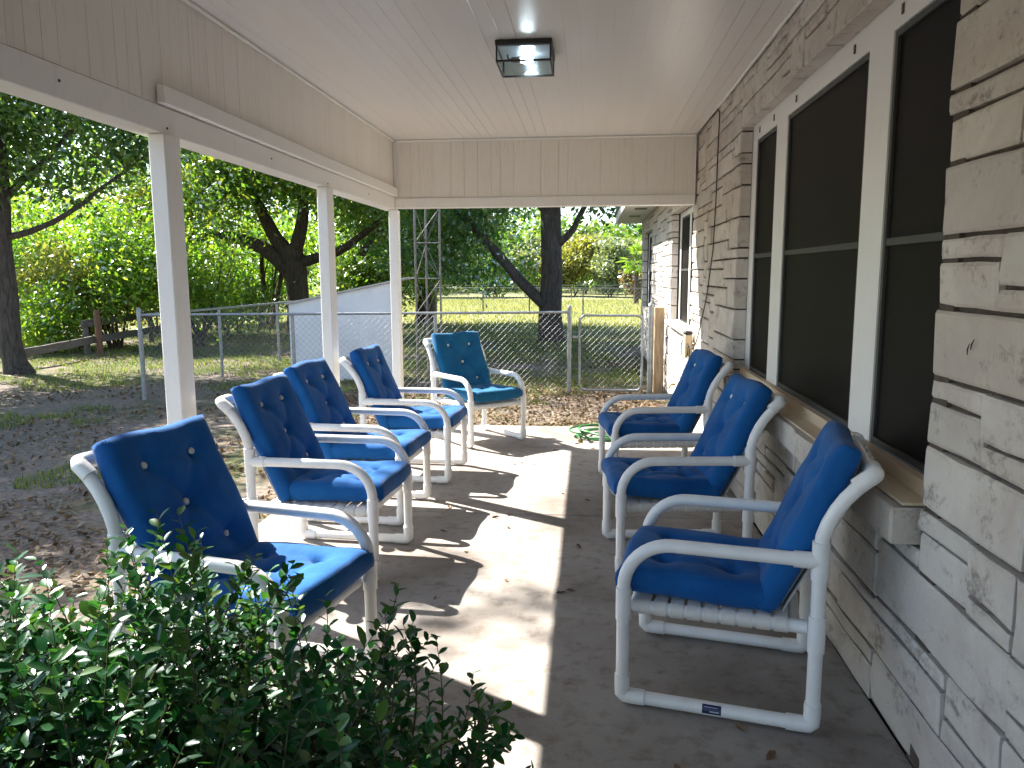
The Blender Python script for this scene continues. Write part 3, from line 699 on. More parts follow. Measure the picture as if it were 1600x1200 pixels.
def make_chair(loc, th, label, fab, seed, sticker=False):
    t = tag(empty('patio_chair', (loc[0], loc[1], 0), th), label, 'chair', 'blue cushioned white pipe chairs on the patio')
    for sy in (-0.3, 0.3):
        for nm, fit in (('front_leg', 'front_fit'), ('rear_leg', 'rear_fit')):
            o = link(nm, LM[nm], t); o.location = (0, sy, 0); [link('pipe_fitting', LM[q], o) for q in LM if q.startswith(fit)]
        for nm in ('foot_rail', 'armrest', 'back_post'):
            o = link(nm, LM[nm], t); o.location = (0, sy, 0)
            if sticker and nm == 'foot_rail' and sy > 0:
                st = MB(); n_ = 9
                def patch(x0, x1, a0, a1, rr): 
                    V = []; F = []
                    for i in range(n_):
                        a = a0+(a1-a0)*i/(n_-1); V += [(x0, rr*math.cos(a), 0.0335+rr*math.sin(a)), (x1, rr*math.cos(a), 0.0335+rr*math.sin(a))]
                    for i in range(n_-1): F.append((2*i, 2*i+1, 2*i+3, 2*i+2))
                    return V, F
                st.add(*patch(0.305, 0.372, -0.35, 1.05, RT+0.0006), True); sk_ = st.build('sticker', M['navy'], o)
                st2 = MB()
                st2.add(*patch(0.312, 0.345, -0.02, 0.16, RT+0.0012), True); st2.add(*patch(0.318, 0.365, 0.62, 0.70, RT+0.0012), True)
                pr = st2.build('sticker_print', M['white_print'], o)
        o = link('seat_rail', SRAIL, t); o.location = (0, sy*0.262/0.3, 0)
    for (x_, z_) in ((0.628, 0.375), (0.075, 0.372)):
        o = link('cross_rail', CRAIL, t); o.location = (x_, 0, z_)
    o = link('top_rail', TRAIL, t); o.location = (-0.152, 0, 0.935)
    for tf in TFIT:
        f = link('pipe_fitting', tf, o); f.location = (0.004, 0, 0)
    for k in range(9):
        o = link('seat_strap', STRAP, t); o.location = (0.115+k*0.060, 0, 0)
    for k in range(6):
        o = link('back_strap', BSTRAP, t); o.location = (0, -0.19+k*0.076, 0)
    rr = random.Random(seed*13)
    # back pad: axes u along -y, v up the back, n forward
    lean = math.atan2(0.262, 0.585) + rr.uniform(-0.02, 0.02)
    me, bz = PADS[(fab, 'b', seed % 3+1)]
    b = link('back_cushion', me, t)
    vz = Vector((-math.sin(lean), 0, math.cos(lean))); nn = Vector((math.cos(lean), 0, math.sin(lean))); uu = vz.cross(nn)
    c = Vector((0.045, rr.uniform(-0.008, 0.008), 0.712))
    b.matrix_local = Matrix(((uu.x, vz.x, nn.x, c.x), (uu.y, vz.y, nn.y, c.y), (uu.z, vz.z, nn.z, c.z), (0, 0, 0, 1)))
    for (a, q), z in zip(TB, bz):
        o = link('button', BUT, b); o.location = (a, q, z+0.004)
    me, bz = PADS[(fab, 's', (seed+1) % 3+1)]
    s = link('seat_cushion', me, t)
    tilt = 0.035; vz = Vector((math.cos(tilt), 0, math.sin(tilt))); nn = Vector((-math.sin(tilt), 0, math.cos(tilt))); uu = vz.cross(nn)
    c = Vector((0.425, rr.uniform(-0.008, 0.008), 0.462))
    s.matrix_local = Matrix(((uu.x, vz.x, nn.x, c.x), (uu.y, vz.y, nn.y, c.y), (uu.z, vz.z, nn.z, c.z), (0, 0, 0, 1)))
    for (a, q), z in zip(TS, bz):
        o = link('button', BUT, s); o.location = (a, q, z+0.004)
    return t
make_chair((0.852, 2.887), 2.928, 'blue cushioned white pipe chair by the stone wall, navy sticker on its foot rail', 'fabric', 1, True)
make_chair((0.811, 4.315), 3.238, 'blue cushioned white pipe chair in the middle of the three along the stone wall', 'fabric', 2)
make_chair((0.813, 5.856), 3.279, 'blue cushioned white pipe chair by the stone wall, beside the green hose', 'fabric', 3)
make_chair((-1.59, 2.76), -0.21, 'bright blue cushioned white pipe chair half hidden behind the leafy shrub', 'fabric', 4)
make_chair((-1.746, 4.095), -0.064, 'blue cushioned white pipe chair next along from the one behind the shrub', 'fabric', 5)
make_chair((-1.828, 5.022), -0.075, 'blue cushioned white pipe chair third along from the shrub, before the second post', 'fabric', 6)
make_chair((-1.718, 6.022), -0.048, 'blue cushioned white pipe chair fourth along from the shrub, between two porch posts', 'fabric', 7)
make_chair((-1.294, 7.599), -0.839, 'faded teal cushioned white pipe chair turned at an angle by the slab end', 'fabric_faded', 8)

# ------------------------------------------------------------------ hose, cable, utility box
hose = tag(empty('garden_hose', (0.12, 7.48, 0)), 'green garden hose lying in a loose coil on the slab end', 'hose')
pts = []
for i in range(150):
    a = i/150*2*math.pi*4.6; r = 0.25+0.06*math.sin(a*0.7+1)+0.03*math.sin(a*1.9)
    pts.append((0.08+r*math.cos(a+0.6)*1.15, 0.06+r*math.sin(a+0.6)*0.9, 0.012+0.022*(i/150*3)+0.012*math.sin(a*1.3)))
pts = pts[::-1] if False else pts
end = [(pts[-1][0]-0.10, pts[-1][1]-0.05, 0.10), (-0.19, 0.0, 0.075), (-0.205, -0.10, 0.03), (-0.2, -0.18, 0.014)]
mb = MB(); mb.tube(pts[:-1], 0.0115, 8); mb.tube([pts[-2]]+end, 0.0115, 8); mb.build('hose_coil', M['hose'], hose)
mb = MB(); mb.tube([(-0.2, -0.175, 0.014), (-0.2, -0.225, 0.0165)], 0.016, 10); mb.build('coupling', M['brass'], hose)
cable = MB()
cp = [(1.035, 8.0, 2.948), (1.038, 7.1, 2.945), (1.04, 6.75, 2.94), (1.043, 6.68, 2.9), (1.042, 6.70, 2.6), (1.043, 6.73, 2.2), (1.043, 6.8, 1.8), (1.04, 7.05, 1.4), (1.035, 7.35, 1.12), (1.03, 7.55, 0.95), (1.02, 7.7, 0.86)]
fine = []
for i in range(len(cp)-1):
    for k in range(4):
        t_ = k/4; fine.append(tuple(cp[i][j]*(1-t_)+cp[i+1][j]*t_ for j in range(3)))
for i in range(44):
    a = i/44*2*math.pi*2.2; fine.append((1.01-0.004*i/10+0.02*math.sin(a*0.5), 8.12+0.2*math.cos(a+2.6), 0.82+0.10*math.sin(a+2.6)))
cable.tube(fine, 0.0055, 6)
tag(cable.build('wall_cable', M['cable']), 'thin dark cable hanging down the stone wall and ending in a small coil', 'cable')
ub = tag(empty('utility_box', (1.0, 8.02, 0.88)), 'small beige utility box with dark cap on the sunlit stone wall', 'utility box')
mb = MB(); mb.box(-0.03, 0.05, -0.05, 0.05, -0.13, 0.10, 0.008); mb.build('box_body', M['plastic_box'], ub)
mb = MB(); mb.box(-0.035, 0.05, -0.055, 0.055, 0.101, 0.135, 0.008); mb.build('box_cap', M['black_metal'], ub)
fau = tag(empty('outdoor_tap', (0.98, 8.35, 0.42)), 'small white capped tap housing low on the sunlit stone wall', 'tap')
mb = MB(); mb.box(-0.05, 0.06, -0.09, 0.09, -0.07, 0.05, 0.015); mb.build('housing', M['trim'], fau)
mb = MB(); mb.tube([(-0.05, -0.02, 0.0), (-0.10, -0.02, 0.0), (-0.12, -0.02, -0.04)], 0.012, 8); mb.build('spout', M['brass'], fau)

# dry leaves on the slab
lv = MB(); lv.add([(0, -0.03, 0.001), (0.012, -0.01, 0.010), (0.010, 0.015, 0.012), (0, 0.035, 0.006), (-0.012, 0.012, 0.004), (-0.011, -0.012, 0.009), (0, 0, 0.002)],
                  [(0, 1, 6), (1, 2, 6), (2, 3, 6), (3, 4, 6), (4, 5, 6), (5, 0, 6)]); LV = lv.mesh('dry_leaf'); LV.materials.append(M['dry_leaf'])
spots = [(-0.62, 6.35), (-0.56, 6.4), (-0.45, 6.35), (-0.18, 5.5), (-0.62, 4.92), (-0.52, 4.96), (-0.6, 4.9), (-0.5, 4.7), (-0.42, 3.85), (-0.08, 3.75), (-0.13, 3.72), (-0.95, 5.1),
         (-0.75, 3.6), (0.0, 5.35), (-0.9, 4.6), (-0.3, 6.9), (-0.1, 7.2), (0.42, 5.2), (0.55, 3.6), (0.3, 2.35), (0.55, 2.6), (0.62, 2.45), (-0.05, 4.4), (0.2, 3.9), (-0.7, 4.25), (0.05, 7.0)]
for (x_, y_) in spots:
    o = link('dry_leaf', LV); o.location = (x_, y_, 0.001); o.rotation_euler = (random.uniform(-0.3, 0.3), random.uniform(-0.3, 0.3), random.uniform(0, 6.3)); s_ = random.uniform(0.55, 1.05); o.scale = (s_,)*3
    tag(o, 'small curled brown dry leaf lying on the concrete slab', 'leaf', 'dry leaves scattered on the slab')

# ------------------------------------------------------------------ chain link fences
def wires(mb, A, B, z0, z1, pitch=0.085, r=0.0015, gap=0.002):
    A = Vector(A); B = Vector(B); d = (B-A); L = d.length; d.normalize(); nrm = Vector((-d.y, d.x, 0)); H = z1-z0
    for sgn in (1, -1):
        k = -H
        while k < L+ (H if sgn < 0 else 0):
            # line s = k + (z-z0)*sgn ; clip to 0..L
            t0, t1 = 0.0, H
            if sgn > 0: t0 = max(0, -k); t1 = min(H, L-k)
            else: t0 = max(0, k-L); t1 = min(H, k)
            if t1-t0 > 0.02:
                p = A+d*(k+sgn*t0)+Vector((0, 0, z0+t0))+nrm*gap*sgn; q = A+d*(k+sgn*t1)+Vector((0, 0, z0+t1))+nrm*gap*sgn
                mb.tube([p, q], r, 3, False)
            k += pitch
def fence(name, label, A, B, h, posts, mat, z=GZ, wire=True, pitch=0.085, r=0.0015, rr=0.018, pr=0.024, group=None, bottom=None):
    A = Vector((A[0], A[1], 0)); B = Vector((B[0], B[1], 0)); L = (B-A).length; d = (B-A)/L
    t = tag(empty(name, (A.x, A.y, z), math.atan2(d.y, d.x)), label, 'fence', group)
    mb = MB(); mb.tube([(0, 0, h), (L, 0, h)], rr, 10); mb.build('top_rail', mat, t)
    for s in posts:
        big = s in (posts[0], posts[-1])
        r0 = pr*1.25 if big else pr
        mb = MB(); hh = h + (0.06 if big else -rr); mb.tube([(s, 0, -0.1), (s, 0, hh)], r0, 10)
        if big: mb.tube([(s, 0, hh+0.001), (s, 0, hh+0.02), (s, 0, hh+0.045)], [r0*1.15, r0*1.0, r0*0.2], 10)
        mb.build('fence_post', mat, t)
        if big:
            for zz in (0.15, 0.5, 0.85):
                cb = MB(); cb.tube([(s, 0, zz), (s, 0, zz+0.03)], r0*1.16, 10); cb.build('clamp', mat, t)
    if wire:
        mb = MB(); wires(mb, (0, 0.03, 0), (L, 0.03, 0), 0.03, h-0.01, pitch, r)
        tag(mb.build('wire_mesh', M['wire'] if mat == M['galv'] else mat, t, False), kind='stuff')
    return t
FA, FB = (-6.07, 9.92), (-0.27, 10.78)
fence('chain_link_fence', 'silver chain link fence crossing the yard behind the slab', FA, FB, 1.13, [0, 2.05, 4.0, 5.86], M['galv'])
fence('chain_link_fence', 'silver chain link fence running away from the corner post past the shed', FA, (-6.0, 21.0), 1.12, [0.0, 2.25, 4.6, 7.0, 9.3, 11.05], M['galv'])
# the gate
ga = tag(empty('yard_gate', (-0.13, 10.72, GZ)), 'silver chain link gate with rounded pipe frame beside the house corner', 'gate')
W_, H_ = 0.86, 1.09; rad = 0.09
fr_ = [(0, 0, 0.12)] + [(0, 0, H_-rad)] + [(rad-rad*math.cos(a), 0, H_-rad+rad*math.sin(a)) for a in np.linspace(0, math.pi/2, 7)] + [(W_-rad+rad*math.sin(a), 0, H_-rad+rad*math.cos(a)) for a in np.linspace(0, math.pi/2, 7)] + [(W_, 0, 0.12), (W_-0.05, 0, 0.05), (0.05, 0, 0.05), (0, 0, 0.12)]
mb = MB(); mb.tube(fr_, 0.017, 10, False); mb.build('gate_frame', M['galv'], ga)
mb = MB(); wires(mb, (0.02, 0.02, 0), (W_-0.02, 0.02, 0), 0.07, H_-0.04); tag(mb.build('wire_mesh', M['wire'], ga, False), kind='stuff')
mb = MB(); mb.box(-0.10, 0.02, -0.03, -0.018, 0.78, 0.81, 0.003); mb.tube([(-0.005, -0.03, 0.70), (-0.005, -0.03, 0.88)], 0.008, 8); mb.build('latch', M['galv'], ga)
gp = MB(); gp.tube([(0.84, 10.74, GZ-0.1), (0.84, 10.74, 1.16)], 0.034, 12); gp.tube([(0.84, 10.74, 1.161), (0.84, 10.74, 1.185), (0.84, 10.74, 1.205)], [0.039, 0.034, 0.006], 12)
for zz in (0.2, 0.55, 0.9): gp.tube([(0.84, 10.74, zz), (0.84, 10.74, zz+0.03)], 0.039, 12)
tag(gp.build('gate_post', M['galv']), 'thick silver steel gate post beside the square wooden post', 'post')
wp = MB(); wp.box(0.895, 1.03, 10.76, 10.87, GZ-0.1, 1.14, 0.008)
tag(wp.build('wooden_post', M['pine']), 'square brown timber post against the house wall by the gate', 'post')
# far field fences
fence('field_fence', 'thin dark chain link fence across the far edge of the yard before the pale field', (-9.5, 34.0), (2.6, 30.6), 1.08, [0, 3.0, 5.2, 7.3, 9.6, 12.57], M['dark_steel'], wire=True, pitch=0.16, r=0.003, pr=0.028)
fence('pasture_fence', 'low dark wire fence far out along the back of the pale field', (-16, 50.0), (9, 47.0), 0.95, [0, 5, 10, 15, 20, 25.18], M['dark_steel'], wire=False)

# ------------------------------------------------------------------ wooden rail fence
wf = tag(empty('rail_fence', (-10.4, 15, GZ)), 'old grey split rail fence under the bright shrubs', 'fence')
O_ = Vector((-10.4, 15, GZ))
def rail(a, b, h=0.075):
    a = Vector(a)-O_; b = Vector(b)-O_; d = (b-a).normalized(); s = Vector((-d.y, d.x, 0)).normalized()*0.022; u = Vector((0, 0, h))
    n = 7; V = []; F = []
    for i in range(n):
        p = a.lerp(b, i/(n-1)); jit = Vector((0, 0, random.uniform(-0.012, 0.012)))
        V += [tuple(p-s-u+jit), tuple(p+s-u+jit), tuple(p+s+u+jit), tuple(p-s+u+jit)]
    for i in range(n-1):
        for k in range(4): F.append((i*4+k, i*4+(k+1) % 4, (i+1)*4+(k+1) % 4, (i+1)*4+k))
    F += [(3, 2, 1, 0), ((n-1)*4, (n-1)*4+1, (n-1)*4+2, (n-1)*4+3)]
    mb = MB(); mb.add(V, F); mb.build('rail', M['old_wood'], wf)
rail((-10.35, 12.9, 0.20), (-10.3, 15.1, 0.27)); rail((-10.3, 15.11, 0.27), (-10.75, 18.4, 0.27)); rail((-10.75, 18.41, 0.27), (-11.2, 21.5, 0.3))
rail((-10.62, 15.25, 0.60), (-10.85, 18.3, 0.66)); rail((-10.85, 18.31, 0.66), (-11.2, 21.4, 0.72)); rail((-11.8, 10.2, 0.22), (-10.36, 12.89, 0.22))
for (x_, y_, h_, mt) in ((-10.66, 15.42, 0.72, 'old_wood'), (-10.16, 15.1, 0.95, 'red_wood'), (-10.92, 18.3, 0.95, 'old_wood'), (-10.45, 12.85, 0.5, 'old_wood'), (-11.3, 21.4, 1.0, 'old_wood')):
    mb = MB(); p_ = Vector((x_, y_, 0))-O_; mb.tube([(p_.x, p_.y, -0.1), (p_.x+0.01, p_.y, h_*0.5), (p_.x-0.01, p_.y, h_)], [0.065, 0.062, 0.055], 9); mb.build('fence_post', M[mt], wf)

# ------------------------------------------------------------------ shed and lattice tower
shed = tag(empty('shed', (-3.75, 11.8, GZ)), 'small white lean-to shed with a sloping roof behind the chain link fence', 'shed')
x0, x1, d_ = -0.97, 0.72, 0.45
zl = lambda x: 1.20+(x+0.97)*(0.345/1.70)
mb = MB()
mb.add([(x0, 0, -0.1), (x1, 0, -0.1), (x1, 0, zl(x1)), (x0, 0, zl(x0)), (x0, d_, -0.1), (x1, d_, -0.1), (x1, d_, zl(x1)), (x0, d_, zl(x0))],
       [(0, 1, 2, 3), (5, 4, 7, 6), (4, 0, 3, 7), (1, 5, 6, 2), (3, 2, 6, 7)])
mb.build('shed_wall', M['shed'], shed)
mb = MB(); e0, e1 = x0-0.05, x1+0.24
mb.add([(e0, -0.05, zl(e0)+0.002), (e1, -0.05, zl(e1)+0.002), (e1, d_+0.05, zl(e1)+0.002), (e0, d_+0.05, zl(e0)+0.002), (e0, -0.05, zl(e0)+0.03), (e1, -0.05, zl(e1)+0.03), (e1, d_+0.05, zl(e1)+0.03), (e0, d_+0.05, zl(e0)+0.03)],
       [(0, 3, 2, 1), (4, 5, 6, 7), (0, 1, 5, 4), (1, 2, 6, 5), (2, 3, 7, 6), (3, 0, 4, 7)])
mb.build('shed_roof', M['shed_roof'], shed)
tw = tag(empty('lattice_tower', (-2.29, 10.98, GZ)), 'slim grey triangular steel lattice mast rising behind the slab', 'tower')
cor = [Vector((-0.17, -0.10, 0)), Vector((0.17, -0.03, 0)), Vector((-0.06, 0.12, 0))]
for c in cor:
    mb = MB(); mb.tube([(c.x, c.y, -0.1), (c.x, c.y, 9)], 0.015, 9); mb.build('mast_leg', M['mast'], tw)
br = MB(); z_ = 0.1; k = 0
while z_ < 8.8:
    for i in range(3):
        a = cor[i]; b = cor[(i+1) % 3]
        br.tube([(a.x, a.y, z_), (b.x, b.y, z_)], 0.0075, 5)
        if (k+i) % 2: a, b = b, a
        br.tube([(a.x, a.y, z_+0.01), (b.x, b.y, z_+0.48)], 0.006, 5)
    z_ += 0.5; k += 1
br.build('lattice_brace', M['mast'], tw)

# ------------------------------------------------------------------ vegetation
def leaf_cloud(name, C, size, mat, parent=None, up=0.35, aspect=0.5, droop=0.25, stuff=True):
    """one quad-pair per leaf at centres C (n,3)"""
    n = len(C); rg = RNG
    d = rg.normal(size=(n, 3)); d[:, 2] -= droop; d /= np.linalg.norm(d, axis=1)[:, None]
    nr = rg.normal(size=(n, 3)); nr[:, 2] += up*2; sd = np.cross(d, nr); sd /= np.linalg.norm(sd, axis=1)[:, None]+1e-9
    nn = np.cross(sd, d)
    s = size*rg.uniform(0.6, 1.35, n)[:, None]
    b = C - d*s*0.5; t = C + d*s*0.5
    m = C + nn*s*0.08
    l_ = m - sd*s*aspect*0.5 - nn*s*0.10; r_ = m + sd*s*aspect*0.5 - nn*s*0.10
    V = np.stack([b, l_, t, r_], 1).reshape(-1, 3)
    I = np.arange(n)[:, None]*4
    F = np.concatenate([I+[0, 1, 2], I+[0, 2, 3]], 1).reshape(-1, 3)
    me = np_mesh(name, V, F, mat); return link(name, me, parent)
def clump_points(clumps, n, flat=0.75):
    """clumps (k,4): centre and radius; leaves gather on sprays inside each clump"""
    cl = np.asarray(clumps, float); w = cl[:, 3]**2; idx = RNG.choice(len(cl), n, p=w/w.sum())
    p = RNG.normal(size=(n, 3)); p /= np.linalg.norm(p, axis=1)[:, None]; p *= (RNG.uniform(0, 1, n)**0.45)[:, None]
    p[:, 2] *= flat
    # sub-sprays: pull points towards a set of spray centres for gaps
    return cl[idx, :3] + p*cl[idx, 3:4]
def sprays(clumps, per, n, r=0.28):
    base = clump_points(clumps, per); idx = RNG.integers(0, per, n)
    g = RNG.normal(size=(n, 3))*r*np.array([1, 1, 0.6]); return base[idx]+g
def limb(mb, a, b, r0, r1, wob=0.12, n=7, bend=(0, 0, 0)):
    a = Vector(a); b = Vector(b); pts = []; L = (b-a).length; sd = random.uniform(0, 100)
    for i in range(n+1):
        t_ = i/n; p = a.lerp(b, t_) + Vector(bend)*math.sin(math.pi*t_)
        w = wob*L*0.25*math.sin(math.pi*t_)
        p += Vector((noise.noise((t_*3, sd, 0)), noise.noise((t_*3, sd, 5)), noise.noise((t_*3, sd, 9))))*w
        pts.append(tuple(p))
    mb.tube(pts, [r0+(r1-r0)*i/n for i in range(n+1)], 9); return pts
def tree(name, label, base, trunk, limbs, clumps, leaves, lsize, leafm, bark, cat='tree', group=None, spray=None, rs_=0.28, drop=0.25):
    base = Vector(base); t = tag(empty(name, base), label, cat, group)
    mb = MB(); mb.tube([tuple(p[:3]) for p in trunk], [p[3] for p in trunk], 14); mb.build('trunk', bark, t)
    for (a, b, r0, r1, bend) in limbs:
        mb = MB(); limb(mb, a, b, r0, r1, bend=bend); mb.build('branch', bark, t)
    C = sprays(clumps, spray or max(20, leaves//40), leaves, rs_)
    leaf_cloud('crown', C, lsize, leafm, t, droop=drop)
    return t
def ell(c, r, n, rad, shell=0.4, zmin=None):
    out = []
    while len(out) < n:
        p = RNG.normal(size=3); p /= np.linalg.norm(p); p *= RNG.uniform(shell, 1)
        q = np.array(c)+p*np.array(r)
        if zmin is not None and q[2] < zmin: continue
        out.append((*q, rad*RNG.uniform(0.7, 1.3)))
    return out
# T1 tall trunk in the yard past the gate
tree('pecan_tree', 'tall dark trunked tree with one low slanting bough, standing in the yard past the gate', (-0.95, 19.25, GZ),
     [(0.02, 0, -0.2, 0.40), (0.0, 0, 0.15, 0.33), (-0.02, 0, 0.7, 0.285), (0.02, 0, 1.6, 0.26), (0.0, 0, 2.6, 0.25), (-0.02, 0, 3.4, 0.25), (-0.12, 0, 4.6, 0.23), (0.1, 0.2, 6.5, 0.17), (0, 0, 8.5, 0.08)],
     [((-0.1, -0.1, 0.85), (-1.75, -0.3, 2.65), 0.15, 0.11, (0, 0, -0.08)), ((-1.7, -0.3, 2.6), (-3.6, -0.6, 4.4), 0.11, 0.04, (0, 0, 0.1)), ((0.1, 0, 2.3), (1.1, -0.5, 3.8), 0.10, 0.05, (0, 0, -0.2)),
      ((1.0, -0.4, 3.7), (2.5, -1.2, 2.75), 0.05, 0.015, (0, 0, 0.5)), ((-0.1, 0, 3.2), (-2.8, 0.5, 5.5), 0.14, 0.04, (0, 0, 0.2)), ((0.1, 0.1, 3.8), (2.8, 1.0, 5.6), 0.13, 0.04, (0, 0, 0.2)), ((0, 0, 5), (1.0, -2.5, 7), 0.1, 0.03, (0, 0, 0))],
     ell((0.1, 0, 5.6), (4.6, 4.2, 2.4), 60, 0.9, 0.2, 3.2) + [(2.2, -1.0, 3.1, 0.55), (2.6, -1.2, 2.8, 0.4), (1.6, -0.6, 3.4, 0.6), (1.2, -0.8, 3.5, 0.5), (-1.9, -0.3, 3.0, 0.7), (-2.6, -0.5, 3.1, 0.8), (-1.2, -0.6, 3.2, 0.5), (-3.2, -0.5, 2.9, 0.8), (-2.1, -0.5, 2.5, 0.6), (-2.7, -0.6, 2.2, 0.7), (-3.3, -0.5, 2.4, 0.8), (-1.4, -0.5, 2.95, 0.4), (-2.3, -0.6, 1.85, 0.5), (-3.6, -0.6, 1.9, 0.6)],
     46000, 0.15, M['leaf_dark'], M['bark'], rs_=0.3, spray=1000)
# T2 broad oak with arching limbs
tree('spreading_oak', 'broad dark oak with a thick trunk and limbs arching over the rail fence', (-8.5, 22, GZ),
     [(0, 0, -0.2, 0.45), (0, 0, 0.4, 0.34), (0.0, 0, 1.2, 0.31), (-0.05, 0, 1.9, 0.33), (-0.1, 0, 2.5, 0.26)],
     [((-0.1, 0, 1.6), (-1.5, -0.3, 2.65), 0.25, 0.17, (0, 0, 0.22)), ((-1.4, -0.3, 2.65), (-3.8, -0.6, 2.3), 0.17, 0.06, (0, 0, 0.3)), ((-0.1, 0, 2.1), (-1.3, 0, 4.4), 0.24, 0.12, (-0.2, 0, 0)), ((-0.1, 0, 2.2), (0.1, 0, 4.6), 0.22, 0.12, (0.25, 0, 0)),
      ((-1.3, 0, 4.2), (-3.6, 0.5, 6.0), 0.12, 0.04, (0, 0, 0.2)), ((0.1, 0, 2.0), (2.7, -0.4, 3.2), 0.17, 0.07, (0, 0, -0.2)), ((2.0, -0.3, 2.2), (2.6, -0.4, 2.9), 0.12, 0.05, (0, 0, 0)), ((0.1, 0, 4.4), (2.4, 0.4, 6.3), 0.12, 0.04, (0, 0, 0.2)), ((-2.6, -0.5, 2.7), (-4.8, -1.0, 3.6), 0.07, 0.02, (0, 0, 0.2)), ((0.1, 0, 4.0), (2.0, -6.0, 6.6), 0.14, 0.04, (0, 0, 0.4))],
     ell((-0.4, 0, 5.0), (6.2, 4.5, 2.9), 90, 1.1, 0.2, 2.7) + [(-3.8, -0.8, 2.5, 0.8), (-4.6, -0.9, 3.0, 0.9), (3.2, -0.4, 2.6, 1.0), (4.2, -0.5, 2.4, 1.0), (2.2, 0.2, 3.0, 0.9), (-2.2, -0.5, 3.3, 0.8)] + ell((2.2, -4.0, 6.4), (3.0, 4.5, 1.1), 110, 0.9, 0.1, 5.2),  # last clumps: crown added out of view to shade ground behind the fence
     108000, 0.15, M['leaf_mid'], M['bark_brown'], rs_=0.36, spray=2600)
# T3 leaning trunk at the edge of the view
tree('leaning_tree', 'slim leaning grey trunk tree at the yard edge with dark overhanging leaves', (-10.0, 12.46, GZ),
     [(0.1, 0, -0.1, 0.27), (0.03, 0, 0.15, 0.2), (-0.02, 0, 0.5, 0.175), (0.02, 0, 1.3, 0.155), (0.0, 0, 2.2, 0.145), (0.07, 0, 3.1, 0.14), (0.1, 0, 4.2, 0.12), (-0.1, 0, 5.6, 0.06)],
     [((0.03, 0, 2.3), (1.75, -0.1, 2.95), 0.06, 0.035, (0, 0, -0.12)), ((1.7, -0.1, 2.93), (2.9, -0.1, 3.7), 0.035, 0.012, (0, 0, 0)), ((0.07, 0, 2.9), (1.3, 0.6, 4.4), 0.07, 0.02, (0, 0, 0)), ((0, 0, 3.4), (-2.0, -0.4, 4.6), 0.07, 0.02, (0, 0, 0)), ((0.05, 0, 3.6), (0.8, -1.8, 4.8), 0.06, 0.02, (0, 0, 0))],
     ell((0.2, 0, 4.9), (3.3, 3.2, 1.7), 46, 0.7, 0.2, 3.3) + [(1.5, -0.2, 3.2, 0.5), (2.3, -0.2, 3.6, 0.6), (2.9, 0, 4.0, 0.7), (0.6, -0.3, 3.3, 0.5), (-0.6, -0.2, 3.4, 0.6), (-1.2, 0, 3.0, 0.5)],
     31000, 0.125, M['leaf_dark'], M['bark'], rs_=0.26, spray=1000)
# tree overhanging beside the mast
tree('overhanging_tree', 'dense dark green tree hanging low behind the lattice mast', (-5.6, 26, GZ),
     [(0, 0, -0.2, 0.4), (0.1, 0, 1.0, 0.3), (-0.1, 0, 2.4, 0.27), (0, 0, 4, 0.2)],
     [((0, 0, 1.6), (-1.2, -1.0, 2.9), 0.2, 0.1, (0, 0, 0.1)), ((0, 0, 2), (2.5, -0.5, 4.2), 0.17, 0.05, (0, 0, 0.3)), ((0, 0, 3), (-2, 0.5, 5), 0.15, 0.05, (0, 0, 0.2))],
     ell((0.6, 0, 4.6), (4.4, 3.4, 3.0), 66, 1.0, 0.2, 1.7) + [(2.6, -1, 1.7, 0.8), (1.4, -1, 1.6, 0.7), (3.4, -1, 2.0, 0.8)],
     30000, 0.17, M['leaf_dark'], M['bark_brown'], rs_=0.36, spray=700)
# off to the side of the view, unseen trees added to shade the yard, shrub and slab edge
tree('added_shade_tree', 'unseen tall leafy tree added left of the porch to shade yard and shrub', (-10.5, 5.5, GZ),
     [(0, 0, -0.2, 0.35), (0, 0, 1.5, 0.26), (0.1, 0, 3.5, 0.22), (0, 0.1, 6, 0.17), (0, 0, 9, 0.13), (0, 0, 12, 0.05)],
     [((0.1, 0, 5.4), (2.5, 1.0, 8.5), 0.14, 0.04, (0, 0, 0.2)), ((0, 0, 6), (-2.5, -1, 9), 0.14, 0.04, (0, 0, 0.2)), ((0, 0, 7), (1, -2.5, 11), 0.12, 0.03, (0, 0, 0)), ((0, 0, 7.5), (0.3, 4.1, 11.3), 0.10, 0.02, (0, 0, 0.2))],
     ell((0.2, -0.6, 9.8), (3.3, 1.75, 3.9), 76, 0.7, 0.1, 5.2) + ell((0.2, 2.6, 6.4), (2.8, 1.8, 1.0), 24, 0.7, 0.1, 5.0) + ell((0.3, 3.7, 11.2), (2.2, 0.5, 0.5), 3, 0.30, 0.1),  # last sparse clumps added to throw leaf shadow streaks on the slab
     46000, 0.17, M['leaf_dark'], M['bark'], rs_=0.32, spray=900)
tree('added_shade_tree', 'unseen low leafy tree added beside the tall shade tree to shade the yard', (-10.8, 9.3, GZ),
     [(0, 0, -0.2, 0.3), (0, 0, 1.5, 0.2), (0.1, 0, 3.0, 0.17), (0, 0.1, 5, 0.09)],
     [((0.1, 0, 2.6), (2.0, 1.0, 4.8), 0.11, 0.03, (0, 0, 0.2)), ((0, 0, 2.8), (-2.0, -1, 4.6), 0.11, 0.03, (0, 0, 0.2))],
     ell((0.2, 0, 4.7), (2.5, 2.8, 2.2), 60, 0.75, 0.1, 2.4),
     24000, 0.16, M['leaf_dark'], M['bark'], rs_=0.3, spray=480)
